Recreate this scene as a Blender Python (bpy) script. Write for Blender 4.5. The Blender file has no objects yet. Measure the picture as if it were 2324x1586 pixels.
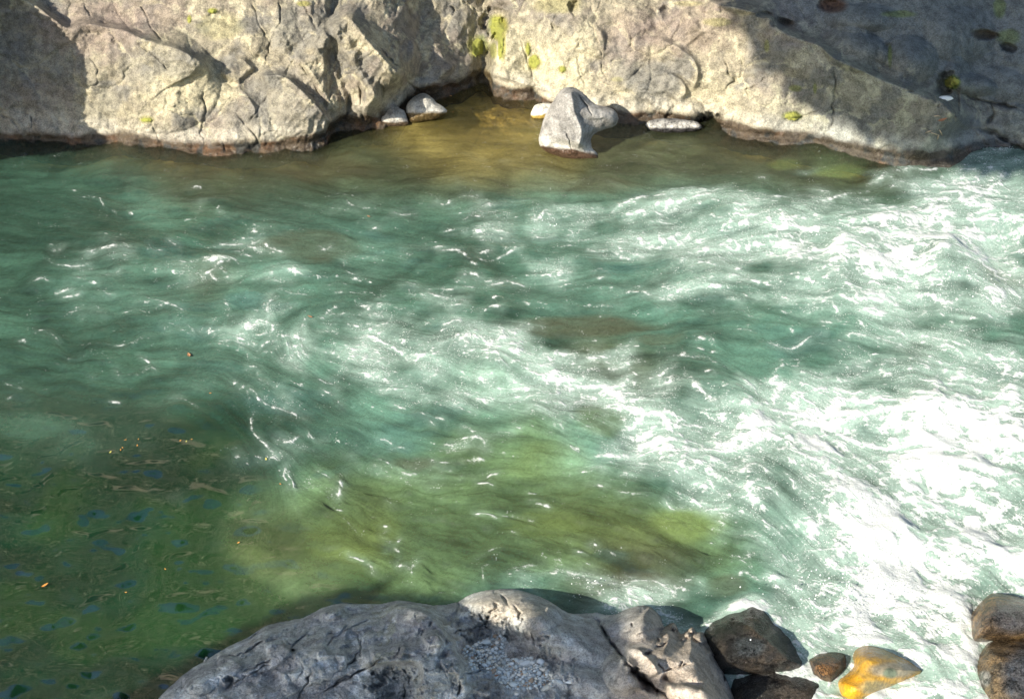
import bpy, math, random
import numpy as np
from mathutils import Vector
random.seed(7)
RNG = np.random.default_rng(11)
F = np.float32
scene = bpy.context.scene
COL = scene.collection

# ------------------------------------------------------------------ camera
W, H = 2324.0, 1586.0                 # drawing frame used for all outlines
CAMH, PITCH, HFOV = 9.0, math.radians(36), math.radians(38)
TX = math.tan(HFOV / 2); TY = TX * 698 / 1024
cam_d = bpy.data.cameras.new('camera'); cam = bpy.data.objects.new('camera', cam_d); COL.objects.link(cam)
cam.location = (0, 0, CAMH); cam.rotation_euler = (math.pi / 2 - PITCH, 0, 0)
cam_d.sensor_width = 36; cam_d.lens = 18 / TX; cam_d.clip_end = 500; cam_d.clip_start = 0.1
scene.camera = cam
CP = np.array([0, 0, CAMH])
FWD = np.array([0, math.cos(PITCH), -math.sin(PITCH)]); UP = np.array([0, math.sin(PITCH), math.cos(PITCH)])

def ray(u, v):
    nx = (np.asarray(u, float) / W - .5) * 2 * TX; ny = -(np.asarray(v, float) / H - .5) * 2 * TY
    d = FWD + nx[..., None] * np.array([1., 0, 0]) + ny[..., None] * UP
    return d / np.linalg.norm(d, axis=-1, keepdims=True)
def at_z(u, v, z=0.0):
    d = ray(u, v); t = (np.asarray(z) - CAMH) / d[..., 2]
    return CP + d * t[..., None]
L = np.array([.60, .60, -.53]); L /= np.linalg.norm(L)     # direction sunlight travels

# ------------------------------------------------------------------ noise
_perm = RNG.permutation(256).astype(np.int32); _perm = np.concatenate([_perm, _perm, _perm])
_g = RNG.normal(size=(256, 3)); _g /= np.linalg.norm(_g, axis=1, keepdims=True); _g = _g.astype(F)
def perlin(p, f=1.0, seed=0):
    shp = p.shape[:-1]
    q = (p.reshape(-1, 3) * np.asarray(f)).astype(F) + F(seed * 17.31)
    i = np.floor(q).astype(np.int32); r = q - i; i &= 255
    w = r * r * r * (r * (r * 6 - 15) + 10)
    out = np.zeros(len(q), F)
    for dx in (0, 1):
        a = _perm[i[:, 0] + dx]
        for dy in (0, 1):
            b = _perm[a + i[:, 1] + dy]
            for dz in (0, 1):
                g = _g[_perm[b + i[:, 2] + dz] & 255]
                val = g[:, 0] * (r[:, 0] - dx) + g[:, 1] * (r[:, 1] - dy) + g[:, 2] * (r[:, 2] - dz)
                out += val * (w[:, 0] if dx else 1 - w[:, 0]) * (w[:, 1] if dy else 1 - w[:, 1]) * (w[:, 2] if dz else 1 - w[:, 2])
    return out.reshape(shp)
def fbm(p, f, o=4, seed=0, gain=.5, ridged=False):
    s = 0; a = 1; f = np.asarray(f, float); t = 0
    for k in range(o):
        n = perlin(p, f * 2 ** k, seed + k * 3)
        s = s + a * ((1 - 2.6 * np.abs(n)) if ridged else n * 1.6); t += a; a *= gain
    return s / t
def worley(p, f, seed=0):
    q = (p.reshape(-1, 3) * np.asarray(f)).astype(F) + F(seed * 9.7)
    i = np.floor(q).astype(np.int32); r = q - i
    f1 = np.full(len(q), 9, F); f2 = f1.copy(); cid = np.zeros(len(q), np.int32)
    for dx in (-1, 0, 1):
        for dy in (-1, 0, 1):
            for dz in (-1, 0, 1):
                h = _perm[(_perm[(_perm[(i[:, 0] + dx) & 255] + i[:, 1] + dy) & 255] + i[:, 2] + dz) & 255]
                o = _g[h] * .45 + .5
                d = np.sqrt((dx + o[:, 0] - r[:, 0]) ** 2 + (dy + o[:, 1] - r[:, 1]) ** 2 + (dz + o[:, 2] - r[:, 2]) ** 2)
                m = d < f1
                f2 = np.where(m, f1, np.minimum(f2, d)); cid = np.where(m, h, cid); f1 = np.where(m, d, f1)
    s = p.shape[:-1]
    return f1.reshape(s), f2.reshape(s), cid.reshape(s)
def sstep(a, b, x):
    t = np.clip((x - a) / (b - a), 0, 1); return t * t * (3 - 2 * t)
def blur(a, s):
    r = int(3 * s); k = np.exp(-.5 * (np.arange(-r, r + 1) / s) ** 2); k /= k.sum()
    for ax in (0, 1):
        pad = [(r, r) if i == ax else (0, 0) for i in range(a.ndim)]
        b = np.pad(a, pad, mode='edge'); out = 0
        for j, w in enumerate(k):
            sl = [slice(None)] * a.ndim; sl[ax] = slice(j, j + a.shape[ax]); out = out + w * b[tuple(sl)]
        a = out
    return a

# ------------------------------------------------------------------ drawing helpers (frame coordinates)
T = {'01': (0, 0), '02': (1300, 0), '03': (2696, 0), '11': (0, 900), '12': (1300, 900), '13': (2696, 900),
     '21': (0, 1845), '22': (1300, 1845), '23': (2696, 1845)}
KS = .6024 / 1.7625
def tp(t, pts):
    if t == 'P': return [tuple(map(float, p)) for p in pts]
    if t == 'Z':   # close-up of the right end of the ledge
        return [((2300 + x * .3012) / 1.7625, (2350 + y * .3012) / 1.7625) for x, y in pts]
    if t == 'R':   # close-up lower right
        return [((3200 + x * .3855) / 1.7625, (2300 + y * .3855) / 1.7625) for x, y in pts]
    if t == 'C':   # close-up cove
        return [((1300 + x * .3442) / 1.7625, (0 + y * .3442) / 1.7625) for x, y in pts]
    if t == 'L':   # close-up ledge, left end
        return [((600 + x * .5164) / 1.7625, (2300 + y * .5164) / 1.7625) for x, y in pts]
    if t == 'G':   # close-up gravel pocket
        return [((1700 + x * .3122) / 1.7625, (2300 + y * .3122) / 1.7625) for x, y in pts]
    ox, oy = T[t]
    return [(ox / 1.7625 + x * KS, oy / 1.7625 + y * KS) for x, y in pts]
def seg_dist(u, v, pts):
    """distance, signed side, fraction along, tangent of the nearest point of a polyline"""
    best = np.full(u.shape, 1e9, F); side = np.zeros(u.shape, F); frac = np.zeros(u.shape, F)
    tx = np.zeros(u.shape, F); ty = np.zeros(u.shape, F)
    ln = [math.dist(a, b) for a, b in zip(pts, pts[1:])]; tot = sum(ln) or 1; acc = 0
    for (a, b), l in zip(zip(pts, pts[1:]), ln):
        if l < 1e-6: continue
        dx, dy = (b[0] - a[0]) / l, (b[1] - a[1]) / l
        px, py = u - a[0], v - a[1]
        s = np.clip(px * dx + py * dy, 0, l); d = np.hypot(px - s * dx, py - s * dy)
        m = d < best
        best = np.where(m, d, best); side = np.where(m, np.sign(dx * py - dy * px), side)
        frac = np.where(m, (acc + s) / tot, frac); tx = np.where(m, dx, tx); ty = np.where(m, dy, ty); acc += l
    return best, side, frac, tx, ty
def poly_sd(u, v, pts):
    """signed distance to closed polygon, inside positive"""
    p = list(pts) + [pts[0]]
    d = seg_dist(u, v, p)[0]; ins = np.zeros(u.shape, bool)
    for a, b in zip(p, p[1:]):
        if a[1] == b[1]: continue
        c = ((a[1] > v) != (b[1] > v)) & (u < (b[0] - a[0]) * (v - a[1]) / (b[1] - a[1]) + a[0])
        ins ^= c
    return np.where(ins, d, -d)
def smooth_line(pts, n=6, closed=False):
    q = []; N = len(pts)
    rng = range(N if closed else N - 1)
    g = (lambda i: pts[i % N]) if closed else (lambda i: pts[min(max(i, 0), N - 1)])
    for i in rng:
        p0, p1, p2, p3 = g(i - 1), g(i), g(i + 1), g(i + 2)
        for k in range(n):
            t = k / n
            q.append(tuple(.5 * (2 * p1[j] + (p2[j] - p0[j]) * t + (2 * p0[j] - 5 * p1[j] + 4 * p2[j] - p3[j]) * t * t
                                 + (3 * p1[j] - p0[j] - 3 * p2[j] + p3[j]) * t ** 3) for j in (0, 1)))
    if not closed: q.append(pts[-1])
    return q
class Relief:
    """height drawn on a (u, v) sheet, metres towards the viewer's side of the rock"""
    def __init__(s, u, v): s.u, s.v = u, v; s.D = np.zeros(u.shape)
    def _box(s, pts, r):
        x = [p[0] for p in pts]; y = [p[1] for p in pts]
        m = (s.u > min(x) - r) & (s.u < max(x) + r) & (s.v > min(y) - r) & (s.v < max(y) + r)
        return m
    def lobe(s, t, c, rx, ry, h, ang=0, p=1.0, k=1.0):
        (cx, cy), = tp(t, [c]); sc = KS if t in T else 1.0
        rx *= sc; ry *= sc; a = math.radians(ang)
        x = (s.u - cx); y = (s.v - cy); X = (x * math.cos(a) + y * math.sin(a)) / rx; Y = (-x * math.sin(a) + y * math.cos(a)) / ry
        if h < 0:
            qq = np.stack([s.u, s.v, 0 * s.u], -1); X = X + .55 * perlin(qq, .06, 3) + .3 * perlin(qq, .15, 4); Y = Y + .5 * perlin(qq, .06, 8) + .3 * perlin(qq, .15, 6)
        r = np.clip(1 - X * X - Y * Y, 0, 1); s.D += h * r ** p
    def ridge(s, t, pts, h, wp, wn, fade=.12):
        pts = smooth_line(tp(t, pts), 4); m = s._box(pts, 3.2 * max(wp, wn))
        d, sd, fr, _, _ = seg_dist(s.u[m], s.v[m], pts)
        w = np.where(sd > 0, wp, wn); e = np.minimum(sstep(0, fade, fr), sstep(1, 1 - fade, fr)) if fade else 1
        # keep the exponent flat past the ends
        s.D[m] += h * np.exp(-(d / w) ** 1.3) * e
    def crack(s, t, pts, w, dep):
        pts = tp(t, pts); m = s._box(pts, 4 * w + 6)
        qq = np.stack([s.u[m], s.v[m], 0 * s.u[m]], -1); jit = 7 * perlin(qq, .07, 5); j2 = 7 * perlin(qq, .07, 9)
        d, _, fr, _, _ = seg_dist(s.u[m] + jit, s.v[m] + j2, pts)
        k = (.25 + .9 * np.clip(.5 + 1.6 * perlin(qq, .035, 13), 0, 1)) * np.minimum(sstep(-.05, .2, fr), sstep(1.05, .8, fr))
        ww = w * (.55 + .35 * k); s.D[m] -= dep * k * np.exp(-(d / ww) ** 2)

# ------------------------------------------------------------------ mesh + object helpers
def mesh_from(name, verts, faces, attrs=None, smooth=True):
    me = bpy.data.meshes.new(name)
    verts = np.ascontiguousarray(verts, F).reshape(-1, 3); faces = np.ascontiguousarray(faces, np.int32); k = faces.shape[1]
    me.vertices.add(len(verts)); me.vertices.foreach_set('co', verts.ravel())
    me.loops.add(faces.size); me.loops.foreach_set('vertex_index', faces.ravel())
    me.polygons.add(len(faces)); me.polygons.foreach_set('loop_start', np.arange(0, faces.size, k, dtype=np.int32))
    me.polygons.foreach_set('use_smooth', np.full(len(faces), smooth))
    me.update(calc_edges=True)
    for n, a in (attrs or {}).items():
        a = np.ascontiguousarray(a, F)
        if a.ndim == 1:
            at = me.attributes.new(n, 'FLOAT', 'POINT'); at.data.foreach_set('value', a)
        else:
            at = me.attributes.new(n, 'FLOAT_COLOR', 'POINT')
            at.data.foreach_set('color', np.concatenate([a, np.ones((len(a), 1), F)], 1).ravel())
    return me
def grid_faces(R, C):
    i = np.arange(R * C, dtype=np.int32).reshape(R, C)
    return np.stack([i[:-1, :-1], i[1:, :-1], i[1:, 1:], i[:-1, 1:]], -1).reshape(-1, 4)
def compact(verts, faces, attrs):
    used = np.unique(faces); mp = np.full(len(verts), -1, np.int32); mp[used] = np.arange(len(used))
    return verts[used], mp[faces], {k: a[used] for k, a in attrs.items()}
def link(name, me, mat=None, parent=None, label=None, cat=None, group=None, kind=None):
    o = bpy.data.objects.new(name, me); COL.objects.link(o)
    if mat: me.materials.append(mat)
    if parent: o.parent = parent
    if label: o['label'] = label
    if cat: o['category'] = cat
    if group: o['group'] = group
    if kind: o['kind'] = kind
    return o

# ------------------------------------------------------------------ materials
def newmat(name):
    m = bpy.data.materials.new(name); m.use_nodes = True; nt = m.node_tree; nt.nodes.clear()
    return m, nt, nt.nodes, nt.links
def node(nt, typ, **kw):
    n = nt.nodes.new(typ)
    for k, v in kw.items():
        if k.startswith('_'): setattr(n, k[1:], v)
        else: n.inputs[k.replace('9', ' ')].default_value = v
    return n
def math_n(nt, op, a, b=None, c=None, clamp=False):
    n = nt.nodes.new('ShaderNodeMath'); n.operation = op; n.use_clamp = clamp
    for i, x in enumerate((a, b, c)):
        if x is None: continue
        if hasattr(x, 'links'): nt.links.new(x, n.inputs[i])
        else: n.inputs[i].default_value = x
    return n.outputs[0]
def mixc(nt, f, a, b, mode='MIX'):
    n = nt.nodes.new('ShaderNodeMix'); n.data_type = 'RGBA'; n.blend_type = mode; n.clamp_factor = True
    for s, x in ((n.inputs[0], f), (n.inputs[6], a), (n.inputs[7], b)):
        if hasattr(x, 'links'): nt.links.new(x, s)
        elif isinstance(x, (int, float)): s.default_value = x
        else: s.default_value = (*x, 1)
    return n.outputs[2]
def noise(nt, scale, detail=4, rough=.55, vec=None, dist=0):
    n = nt.nodes.new('ShaderNodeTexNoise'); n.inputs['Scale'].default_value = scale; n.inputs['Detail'].default_value = detail
    n.inputs['Roughness'].default_value = rough; n.inputs['Distortion'].default_value = dist
    if vec is not None: nt.links.new(vec, n.inputs['Vector'])
    return n.outputs['Fac']
def ramp(nt, x, a, b, lo=0.0, hi=1.0):
    n = nt.nodes.new('ShaderNodeMapRange'); n.interpolation_type = 'SMOOTHSTEP'
    nt.links.new(x, n.inputs[0]); n.inputs[1].default_value = a; n.inputs[2].default_value = b
    n.inputs[3].default_value = lo; n.inputs[4].default_value = hi
    return n.outputs[0]
def attr(nt, name):
    n = nt.nodes.new('ShaderNodeAttribute'); n.attribute_name = name; return n
def coords(nt): return nt.nodes.new('ShaderNodeTexCoord').outputs['Object']

def rock_material(name, speck=.3, bump=.7, fine=55):
    m, nt, N, K = newmat(name); v = coords(nt)
    col = attr(nt, 'col').outputs['Color']; wet = attr(nt, 'wet').outputs['Fac']
    a = noise(nt, 9, 6, .65, v); b = noise(nt, fine, 5, .7, v); c = noise(nt, 170, 3, .7, v)
    f = math_n(nt, 'ADD', math_n(nt, 'MULTIPLY', a, .9), math_n(nt, 'ADD', math_n(nt, 'MULTIPLY', b, .9), math_n(nt, 'MULTIPLY', c, .6)))
    g = ramp(nt, f, .95, 1.45, 1 - speck * 1.7, 1 + speck * 1.4)
    comb = N.new('ShaderNodeCombineColor'); [K.new(g, comb.inputs[i]) for i in range(3)]
    cc = mixc(nt, 1.0, col, comb.outputs[0], 'MULTIPLY')
    sp = ramp(nt, noise(nt, 95, 2, .5, v), .70, .76)        # pale crystals
    cc = mixc(nt, math_n(nt, 'MULTIPLY', sp, .45), cc, (.55, .53, .47))
    dk = ramp(nt, noise(nt, 60, 3, .6, v), .34, .26)        # dark pits
    cc = mixc(nt, math_n(nt, 'MULTIPLY', dk, .45), cc, (.06, .055, .05))
    h = math_n(nt, 'ADD', math_n(nt, 'MULTIPLY', noise(nt, 22, 6, .72, v), .040), math_n(nt, 'MULTIPLY', b, .014))
    bp = N.new('ShaderNodeBump'); bp.inputs['Strength'].default_value = bump; bp.inputs['Distance'].default_value = 1.0
    K.new(h, bp.inputs['Height'])
    p = N.new('ShaderNodeBsdfPrincipled'); K.new(cc, p.inputs['Base Color']); K.new(bp.outputs[0], p.inputs['Normal'])
    K.new(ramp(nt, wet, 0, 1, .85, .13), p.inputs['Roughness']); p.inputs['IOR'].default_value = 1.4
    o = N.new('ShaderNodeOutputMaterial'); K.new(p.outputs[0], o.inputs[0])
    return m
M_ROCK = rock_material('bank_rock'); M_LEDGE = rock_material('ledge_rock', .3, .8, 70); M_WET = rock_material('wet_rock', .6, .9, 60); M_GOLD = rock_material('golden_rock', .22, .35, 40)

# ================================================================== FAR BANK
WL = [(-1800, 350), (-1100, 318), (-700, 335), (-300, 325), (0, 322), (100, 322), (190, 328), (260, 322), (330, 333), (400, 342), (520, 343), (600, 340), (700, 330), (735, 318),
      (752, 296), (775, 285), (800, 283), (840, 286), (872, 277), (905, 262), (935, 235), (955, 214), (1000, 209), (1040, 203), (1060, 194), (1078, 182), (1096, 176),
      (1110, 186), (1120, 204), (1150, 216), (1210, 222), (1228, 234), (1245, 246), (1300, 262), (1345, 268), (1400, 272), (1440, 276), (1480, 270), (1590, 284),
      (1650, 300), (1700, 310), (1780, 318), (1850, 326), (1920, 343), (2000, 360), (2060, 369), (2110, 371), (2160, 362), (2210, 342), (2260, 335), (2324, 345), (2700, 352), (3200, 372), (4000, 360)]
wlx = np.array([p[0] for p in WL], float); wly = np.array([p[1] for p in WL], float)
def waterline(u): return np.interp(u, wlx, wly)
def y0_of(u):
    v = waterline(u); return at_z(u, v, 0.0)[..., 1]

def bank_relief(u, v, pos0):
    R = Relief(u, v); r, l, c = R.ridge, R.lobe, R.crack
    # --- left outcrop
    r('01', [(-200, -150), (200, 20), (330, 110), (450, 190), (560, 160), (700, 180), (830, 205), (920, 250), (1050, 292), (1180, 325), (1280, 380), (1350, 430), (1378, 500), (1370, 590)], .40, 50, 9, .12)
    l('01', (1000, 520), 470, 360, .26, 15, .7); l('01', (1150, 460), 120, 110, .05); l('01', (700, 420), 150, 170, .05)
    l('01', (300, 500), 420, 420, .15)
    r('01', [(1470, 520), (1520, 430), (1590, 392), (1650, 430), (1690, 480)], .15, 40, 7)
    r('01', [(1700, 520), (1800, 500), (1900, 518), (2000, 600), (2080, 680), (2160, 770), (2230, 860)], .34, 50, 8)
    l('01', (1850, 760), 280, 230, .16, 20); l('01', (1560, 700), 170, 150, .09); l('01', (1600, 880), 260, 110, .08)
    r('01', [(1560, 560), (1640, 640), (1690, 720), (1690, 800)], .07, 30, 6)
    for q in ([(1370, 560), (1340, 640), (1372, 720), (1350, 800), (1330, 880), (1360, 940)], [(590, 300), (600, 380), (630, 430), (650, 470), (650, 550), (600, 600)],
              [(1850, -60), (1862, 150), (1800, 250), (1775, 350), (1750, 480)], [(1660, 0), (1700, 100), (1760, 230), (1800, 300)],
              [(1560, 740), (1630, 830), (1690, 890), (1740, 1000)], [(1760, 610), (1770, 640), (1700, 760), (1640, 820)], [(1480, 940), (1500, 1010)],
              [(900, 240), (940, 310), (1080, 420), (1120, 480)], [(560, 30), (620, 120), (760, 180)], [(300, 0), (340, 60), (330, 110)],
              [(740, 0), (800, 110), (870, 200)], [(0, 760), (90, 800), (140, 880)], [(200, 760), (215, 860)], [(880, 0), (960, 80), (1000, 180), (1100, 300)],
              [(1850, 520), (1980, 560), (2110, 680)], [(2000, 0), (2130, 240), (2200, 360)], [(1900, 380), (2010, 450), (2100, 600), (2180, 700)]):
        c('01', q, 2.2, .06)
    l('01', (1900, 200), 110, 150, .10); l('01', (2090, 180), 100, 190, .10, -20); l('01', (1650, 240), 130, 130, .08)
    r('01', [(2130, 180), (2180, 260), (2190, 330)], .10, 40, 6)
    # ribs right of it
    for q in ([(1930, 330), (2060, 470), (2170, 640), (2220, 760)], [(2040, 250), (2180, 430), (2260, 560), (2290, 700)], [(2160, 130), (2280, 300), (2400, 520), (2440, 640)]):
        r('01', q, .12, 28, 10)
    l('01', (2200, 640), 60, 150, .10, -15)
    r('02', [(0, 120), (110, 200), (180, 330), (210, 420), (290, 560), (340, 640), (380, 740)], .22, 45, 14)
    l('02', (90, 700), 80, 130, .16, 10); l('02', (300, 660), 80, 130, .18, 10); l('02', (205, 690), 50, 70, .1)
    c('02', [(235, 560), (240, 760), (260, 800)], 4, .14); c('02', [(150, 620), (165, 740), (100, 800)], 3, .10); c('02', [(375, 560), (385, 780)], 3, .10)
    # big face stepping back into the cove
    r('C', [(100, 60), (300, 230), (480, 460), (640, 640), (790, 800), (930, 930), (1000, 1000)], .85, 90, 30, .2)
    r('C', [(620, -200), (700, 20), (760, 240), (900, 420), (1150, 560), (1190, 470)], .18, 60, 40, .1)
    l('C', (950, 700), 150, 90, .20, 40); r('C', [(1190, 330), (1240, 420), (1330, 600), (1430, 760), (1500, 840)], .16, 45, 14)
    l('C', (1250, 700), 90, 60, .12)
    c('C', [(640, 560), (740, 680), (880, 800), (940, 900)], 3, .12); c('C', [(700, 400), (770, 520), (740, 640)], 3, .08)
    c('C', [(820, 0), (830, 200)], 2, .08); c('C', [(1450, 60), (1500, 130), (1480, 210), (1360, 250)], 3, .10)
    c('C', [(1100, 1060), (1000, 1000), (960, 940)], 4, .12)
    l('C', (1650, 850), 60, 40, .18); l('C', (1170, 1000), 45, 22, .12)
    l('C', (1030, 150), 10, 14, -.08)
    # gully with the little stream
    c('P', [(1050, -60), (1090, -5), (1130, 25), (1142, 48), (1120, 78), (1105, 115), (1085, 150), (1090, 178)], 20, .24)
    l('P', (1118, 45), 34, 34, -.24); l('P', (1075, 140), 20, 26, .12); c('P', [(1130, 62), (1112, 110), (1100, 150), (1085, 190)], 7, .16)
    r('P', [(1140, -60), (1158, 0), (1162, 50), (1132, 100), (1112, 150), (1104, 175)], .16, 12, 110, .05)
    # --- right outcrop
    l('02', (1230, 560), 200, 130, .14); l('02', (1180, 360), 160, 200, .08); l('02', (1600, 150), 300, 260, .14)
    for q in ([(1290, 230), (1340, 380), (1380, 530), (1450, 640)], [(1860, -30), (1760, 150), (1830, 330), (1850, 480), (1930, 620)], [(1680, 360), (1690, 480), (1730, 580)],
              [(1930, 620), (2060, 600), (2200, 600)], [(1990, 760), (1920, 640)], [(1480, 0), (1560, 80), (1500, 170)], [(1980, 560), (2060, 480), (2130, 430)],
              [(2000, 120), (2040, 280), (2000, 360)], [(2100, 20), (2180, 60), (2230, 140), (2300, 210)]):
        c('02', q, 2.0, .045)
    l('02', (1650, 50), 34, 52, -.18); l('02', (1515, 170), 18, 44, -.07, -20); l('02', (2260, 70), 40, 50, -.12)
    l('02', (2190, 560), 170, 130, .12, 10, 1.2); l('02', (1980, 490), 90, 110, .06); l('02', (2120, 280), 200, 120, .08, 20)
    l('02', (2050, 100), 140, 160, .08)
    r('02', [(1790, 170), (1840, 230), (1850, 320), (1830, 400)], .08, 30, 5)
    r('02', [(1950, 640), (2100, 650), (2200, 700), (2324, 740)], .08, 12, 30)
    r('03', [(-130, 250), (0, 300), (60, 340), (130, 400), (155, 480), (140, 560), (100, 600)], .17, 45, 7)
    r('03', [(-80, 480), (0, 505), (50, 540), (76, 600), (50, 660), (10, 700)], .13, 35, 6)
    l('03', (270, 500), 140, 120, .10); l('03', (100, 740), 110, 90, .16); l('03', (560, 720), 260, 200, .10)
    l('03', (200, 150), 180, 130, .08, 30); l('03', (150, 60), 60, 40, -.08, 30); r('03', [(60, 60), (120, 130), (200, 230)], .1, 40, 8)
    for q in ([(330, 360), (370, 490), (405, 530), (340, 600), (250, 680)], [(460, 370), (440, 500), (405, 525)], [(1062, 440), (1075, 600), (1050, 720), (1060, 800), (1000, 900)],
              [(500, 700), (480, 600), (560, 560), (620, 500)], [(400, 760), (390, 830)], [(1440, 950), (1350, 1010), (1300, 1050)], [(690, 800), (880, 770), (1040, 700)],
              [(1000, 860), (990, 960)]):
        c('03', q, 2.0, .06)
    l('03', (245, 810), 95, 70, -.42); l('03', (790, 775), 55, 36, .04)
    r('03', [(180, -80), (250, 15), (400, 50), (560, 90), (640, 130), (700, 200), (830, 260), (960, 300), (1050, 380), (1150, 430), (1290, 490), (1400, 540), (1540, 590), (1640, 622), (1760, 670), (1860, 760), (1950, 860)], .60, 110, 12, .08)
    l('03', (880, 430), 260, 120, .08, 25)
    # --- shaded outcrop behind
    l('03', (1200, 330), 230, 150, .36, 15); l('03', (1550, 400), 210, 170, .34); l('03', (1250, 120), 260, 100, .24); l('03', (1900, 230), 240, 190, .22)
    r('03', [(1420, 280), (1440, 350), (1400, 460)], -.12, 22, 22)
    l('03', (720, 155), 95, 45, -.26, 12); l('03', (1030, 35), 90, 50, -.14, 5); l('03', (2065, 230), 92, 36, -.17, 5); l('03', (2225, 315), 62, 34, -.22, 15)
    l('03', (1790, 570), 60, 120, -.32, 15); l('03', (1885, 470), 80, 100, .14); l('03', (1990, 565), 160, 75, .24, 8); l('03', (2200, 560), 200, 110, .12, 20)
    c('03', [(1880, 615), (2000, 655), (2110, 682), (2330, 730)], 3, .14); c('03', [(2110, 680), (2120, 760), (2070, 830)], 3, .10)
    c('03', [(2000, 845), (2150, 890), (2230, 950), (2330, 1000)], 4, .14); l('03', (1960, 760), 150, 100, .10); l('03', (2230, 800), 200, 120, .14)
    c('03', [(1840, 520), (1880, 620), (1890, 740), (1830, 830)], 5, .16)
    l('03', (500, 30), 200, 70, .15); l('03', (600, 95), 60, 20, -.25)
    c('03', [(1540, 600), (1640, 625), (1760, 665)], 4, .14)
    # small-scale rock structure
    q = pos0
    n1 = fbm(q, .9, 3, 1); n2 = fbm(q, 3.1, 4, 4); n3 = fbm(q, np.array([7., 9., 7.]), 3, 7, .55)
    a = math.radians(52); qs = q.copy(); qs[..., 0] = q[..., 0] * math.cos(a) - q[..., 2] * -math.sin(a)
    qs[..., 2] = (-q[..., 0] * math.sin(a) + q[..., 2] * math.cos(a))
    rib = fbm(qs, np.array([1.6, 3.0, 5.2]), 4, 9, .5, True)
    f1, f2, cid = worley(q + .16 * np.stack([n2, n3, n1], -1), 1.9, 2); edge = f2 - f1
    f1b, f2b, _ = worley(q + .07 * np.stack([n2, n3, n1], -1), np.array([4.6, 5.2, 5.6]), 5); edgeb = f2b - f1b
    ribw = np.exp(-(((u - 800) / 170) ** 2)) + .35 * np.exp(-(((u - 1300) / 260) ** 2)) + .1
    smooth_zone = 1 - .55 * np.exp(-(((u - 2050) / 350) ** 2))
    D = R.D + .10 * n1 + smooth_zone * (.085 * n2 + .022 * n3 + .026 * (1 - np.exp(-edge / .10)) + .008 * (1 - np.exp(-edgeb / .12))) + ribw * .10 * rib
    D += (.035 * ((cid % 7) / 7 - .5) * sstep(0, .12, edge) - .022 * np.exp(-edge / .03) * sstep(-.1, .25, n2)) * smooth_zone
    return D, dict(n1=n1, n2=n2, n3=n3, edge=edge, edgeb=edgeb, cid=cid, rib=rib)

def bank_base(u, v):
    """ray meets a 52 degree slope that starts at the waterline"""
    d = ray(u, v); y0 = y0_of(u)
    al = np.radians(54 - 10 * sstep(200, -250, v)); ta = np.tan(al)
    t = (CAMH + y0 * ta) / (d[..., 1] * ta - d[..., 2])
    return d, t
SU = 2.1
bu = np.concatenate([np.arange(-1500, -100, 8), np.arange(-100, 2430, SU), np.arange(2436, 3900, 8)]); bv = np.concatenate([np.arange(-420, -20, 7), np.arange(-20, 440, SU)])
BU, BV = np.meshgrid(bu, bv)
d, t = bank_base(BU, BV); P0 = CP + d * t[..., None]
D, nz = bank_relief(BU, BV, P0)
below = sstep(0, 60, BV - waterline(BU))
undercut = np.exp(-((BV - waterline(BU) + 6) / 9) ** 2) * .05
D = D * (1 - .5 * below) - undercut
BPOS = CP + d * (t - D)[..., None]
# colours of the rock
def mix3(a, b, f): return a + (np.asarray(b) - a) * f[..., None]
col = np.zeros(BU.shape + (3,)) + np.array([.285, .255, .19])
q = P0
m1 = fbm(q, 1.1, 4, 21); m2 = fbm(q, 2.6, 4, 25); m3 = fbm(q, 6.5, 4, 29)
col = mix3(col, [.195, .185, .16], sstep(-.05, .25, m2 + .3 * m1))                 # grey clasts
col = mix3(col, [.245, .205, .17], .6 * sstep(.0, .3, m1 - .3 * m3))                # purplish
col = mix3(col, [.40, .365, .265], sstep(.05, .35, m3 * .8 - m2 * .5 + .6 * np.exp(-nz['edge'] / .08) - .15))  # pale veins
def blob(cx, cy, rx, ry, k=1.0, nzs=.5):
    rr = ((BU - cx) / rx) ** 2 + ((BV - cy) / ry) ** 2
    return np.clip(k * sstep(1.5, .35, rr + nzs * 2 * m3 + nzs * m2), 0, 1)
for (cx, cy, rx, ry, k) in [(1230, 150, 130, 95, .9), (1330, 230, 150, 60, .5), (420, 200, 110, 60, .7), (230, 250, 60, 60, .35), (1620, 260, 160, 70, .5), (1180, 190, 60, 40, .6)]:
    col = mix3(col, [.47, .43, .30], blob(cx, cy, rx, ry, k))
for (cx, cy, rx, ry, k) in [(1490, 190, 60, 50, .8), (630, 230, 80, 80, .5), (660, 70, 50, 60, .7), (740, 70, 40, 60, .6), (400, 140, 60, 40, .6), (320, 150, 50, 40, .5), (1420, 160, 40, 40, .6),
                         (560, 270, 60, 40, .5), (1250, 60, 60, 50, .35), (90, 120, 120, 120, .45)]:
    col = mix3(col, [.19, .185, .165], blob(cx, cy, rx, ry, k))
for (cx, cy, rx, ry, k) in [(200, 60, 120, 60, .6), (330, 30, 90, 50, .5), (1560, 60, 110, 60, .6), (80, 230, 90, 60, .4), (1430, 80, 70, 60, .4), (2250, 40, 120, 60, .5)]:
    col = mix3(col, [.25, .20, .17], blob(cx, cy, rx, ry, k))
# upper right outcrop darker and cooler: its bluish shade painted into the colour
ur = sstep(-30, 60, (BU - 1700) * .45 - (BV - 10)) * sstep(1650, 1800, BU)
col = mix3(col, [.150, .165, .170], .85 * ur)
col = col * (1 - .25 * (sstep(1600, 2100, BU))[..., None])
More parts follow.
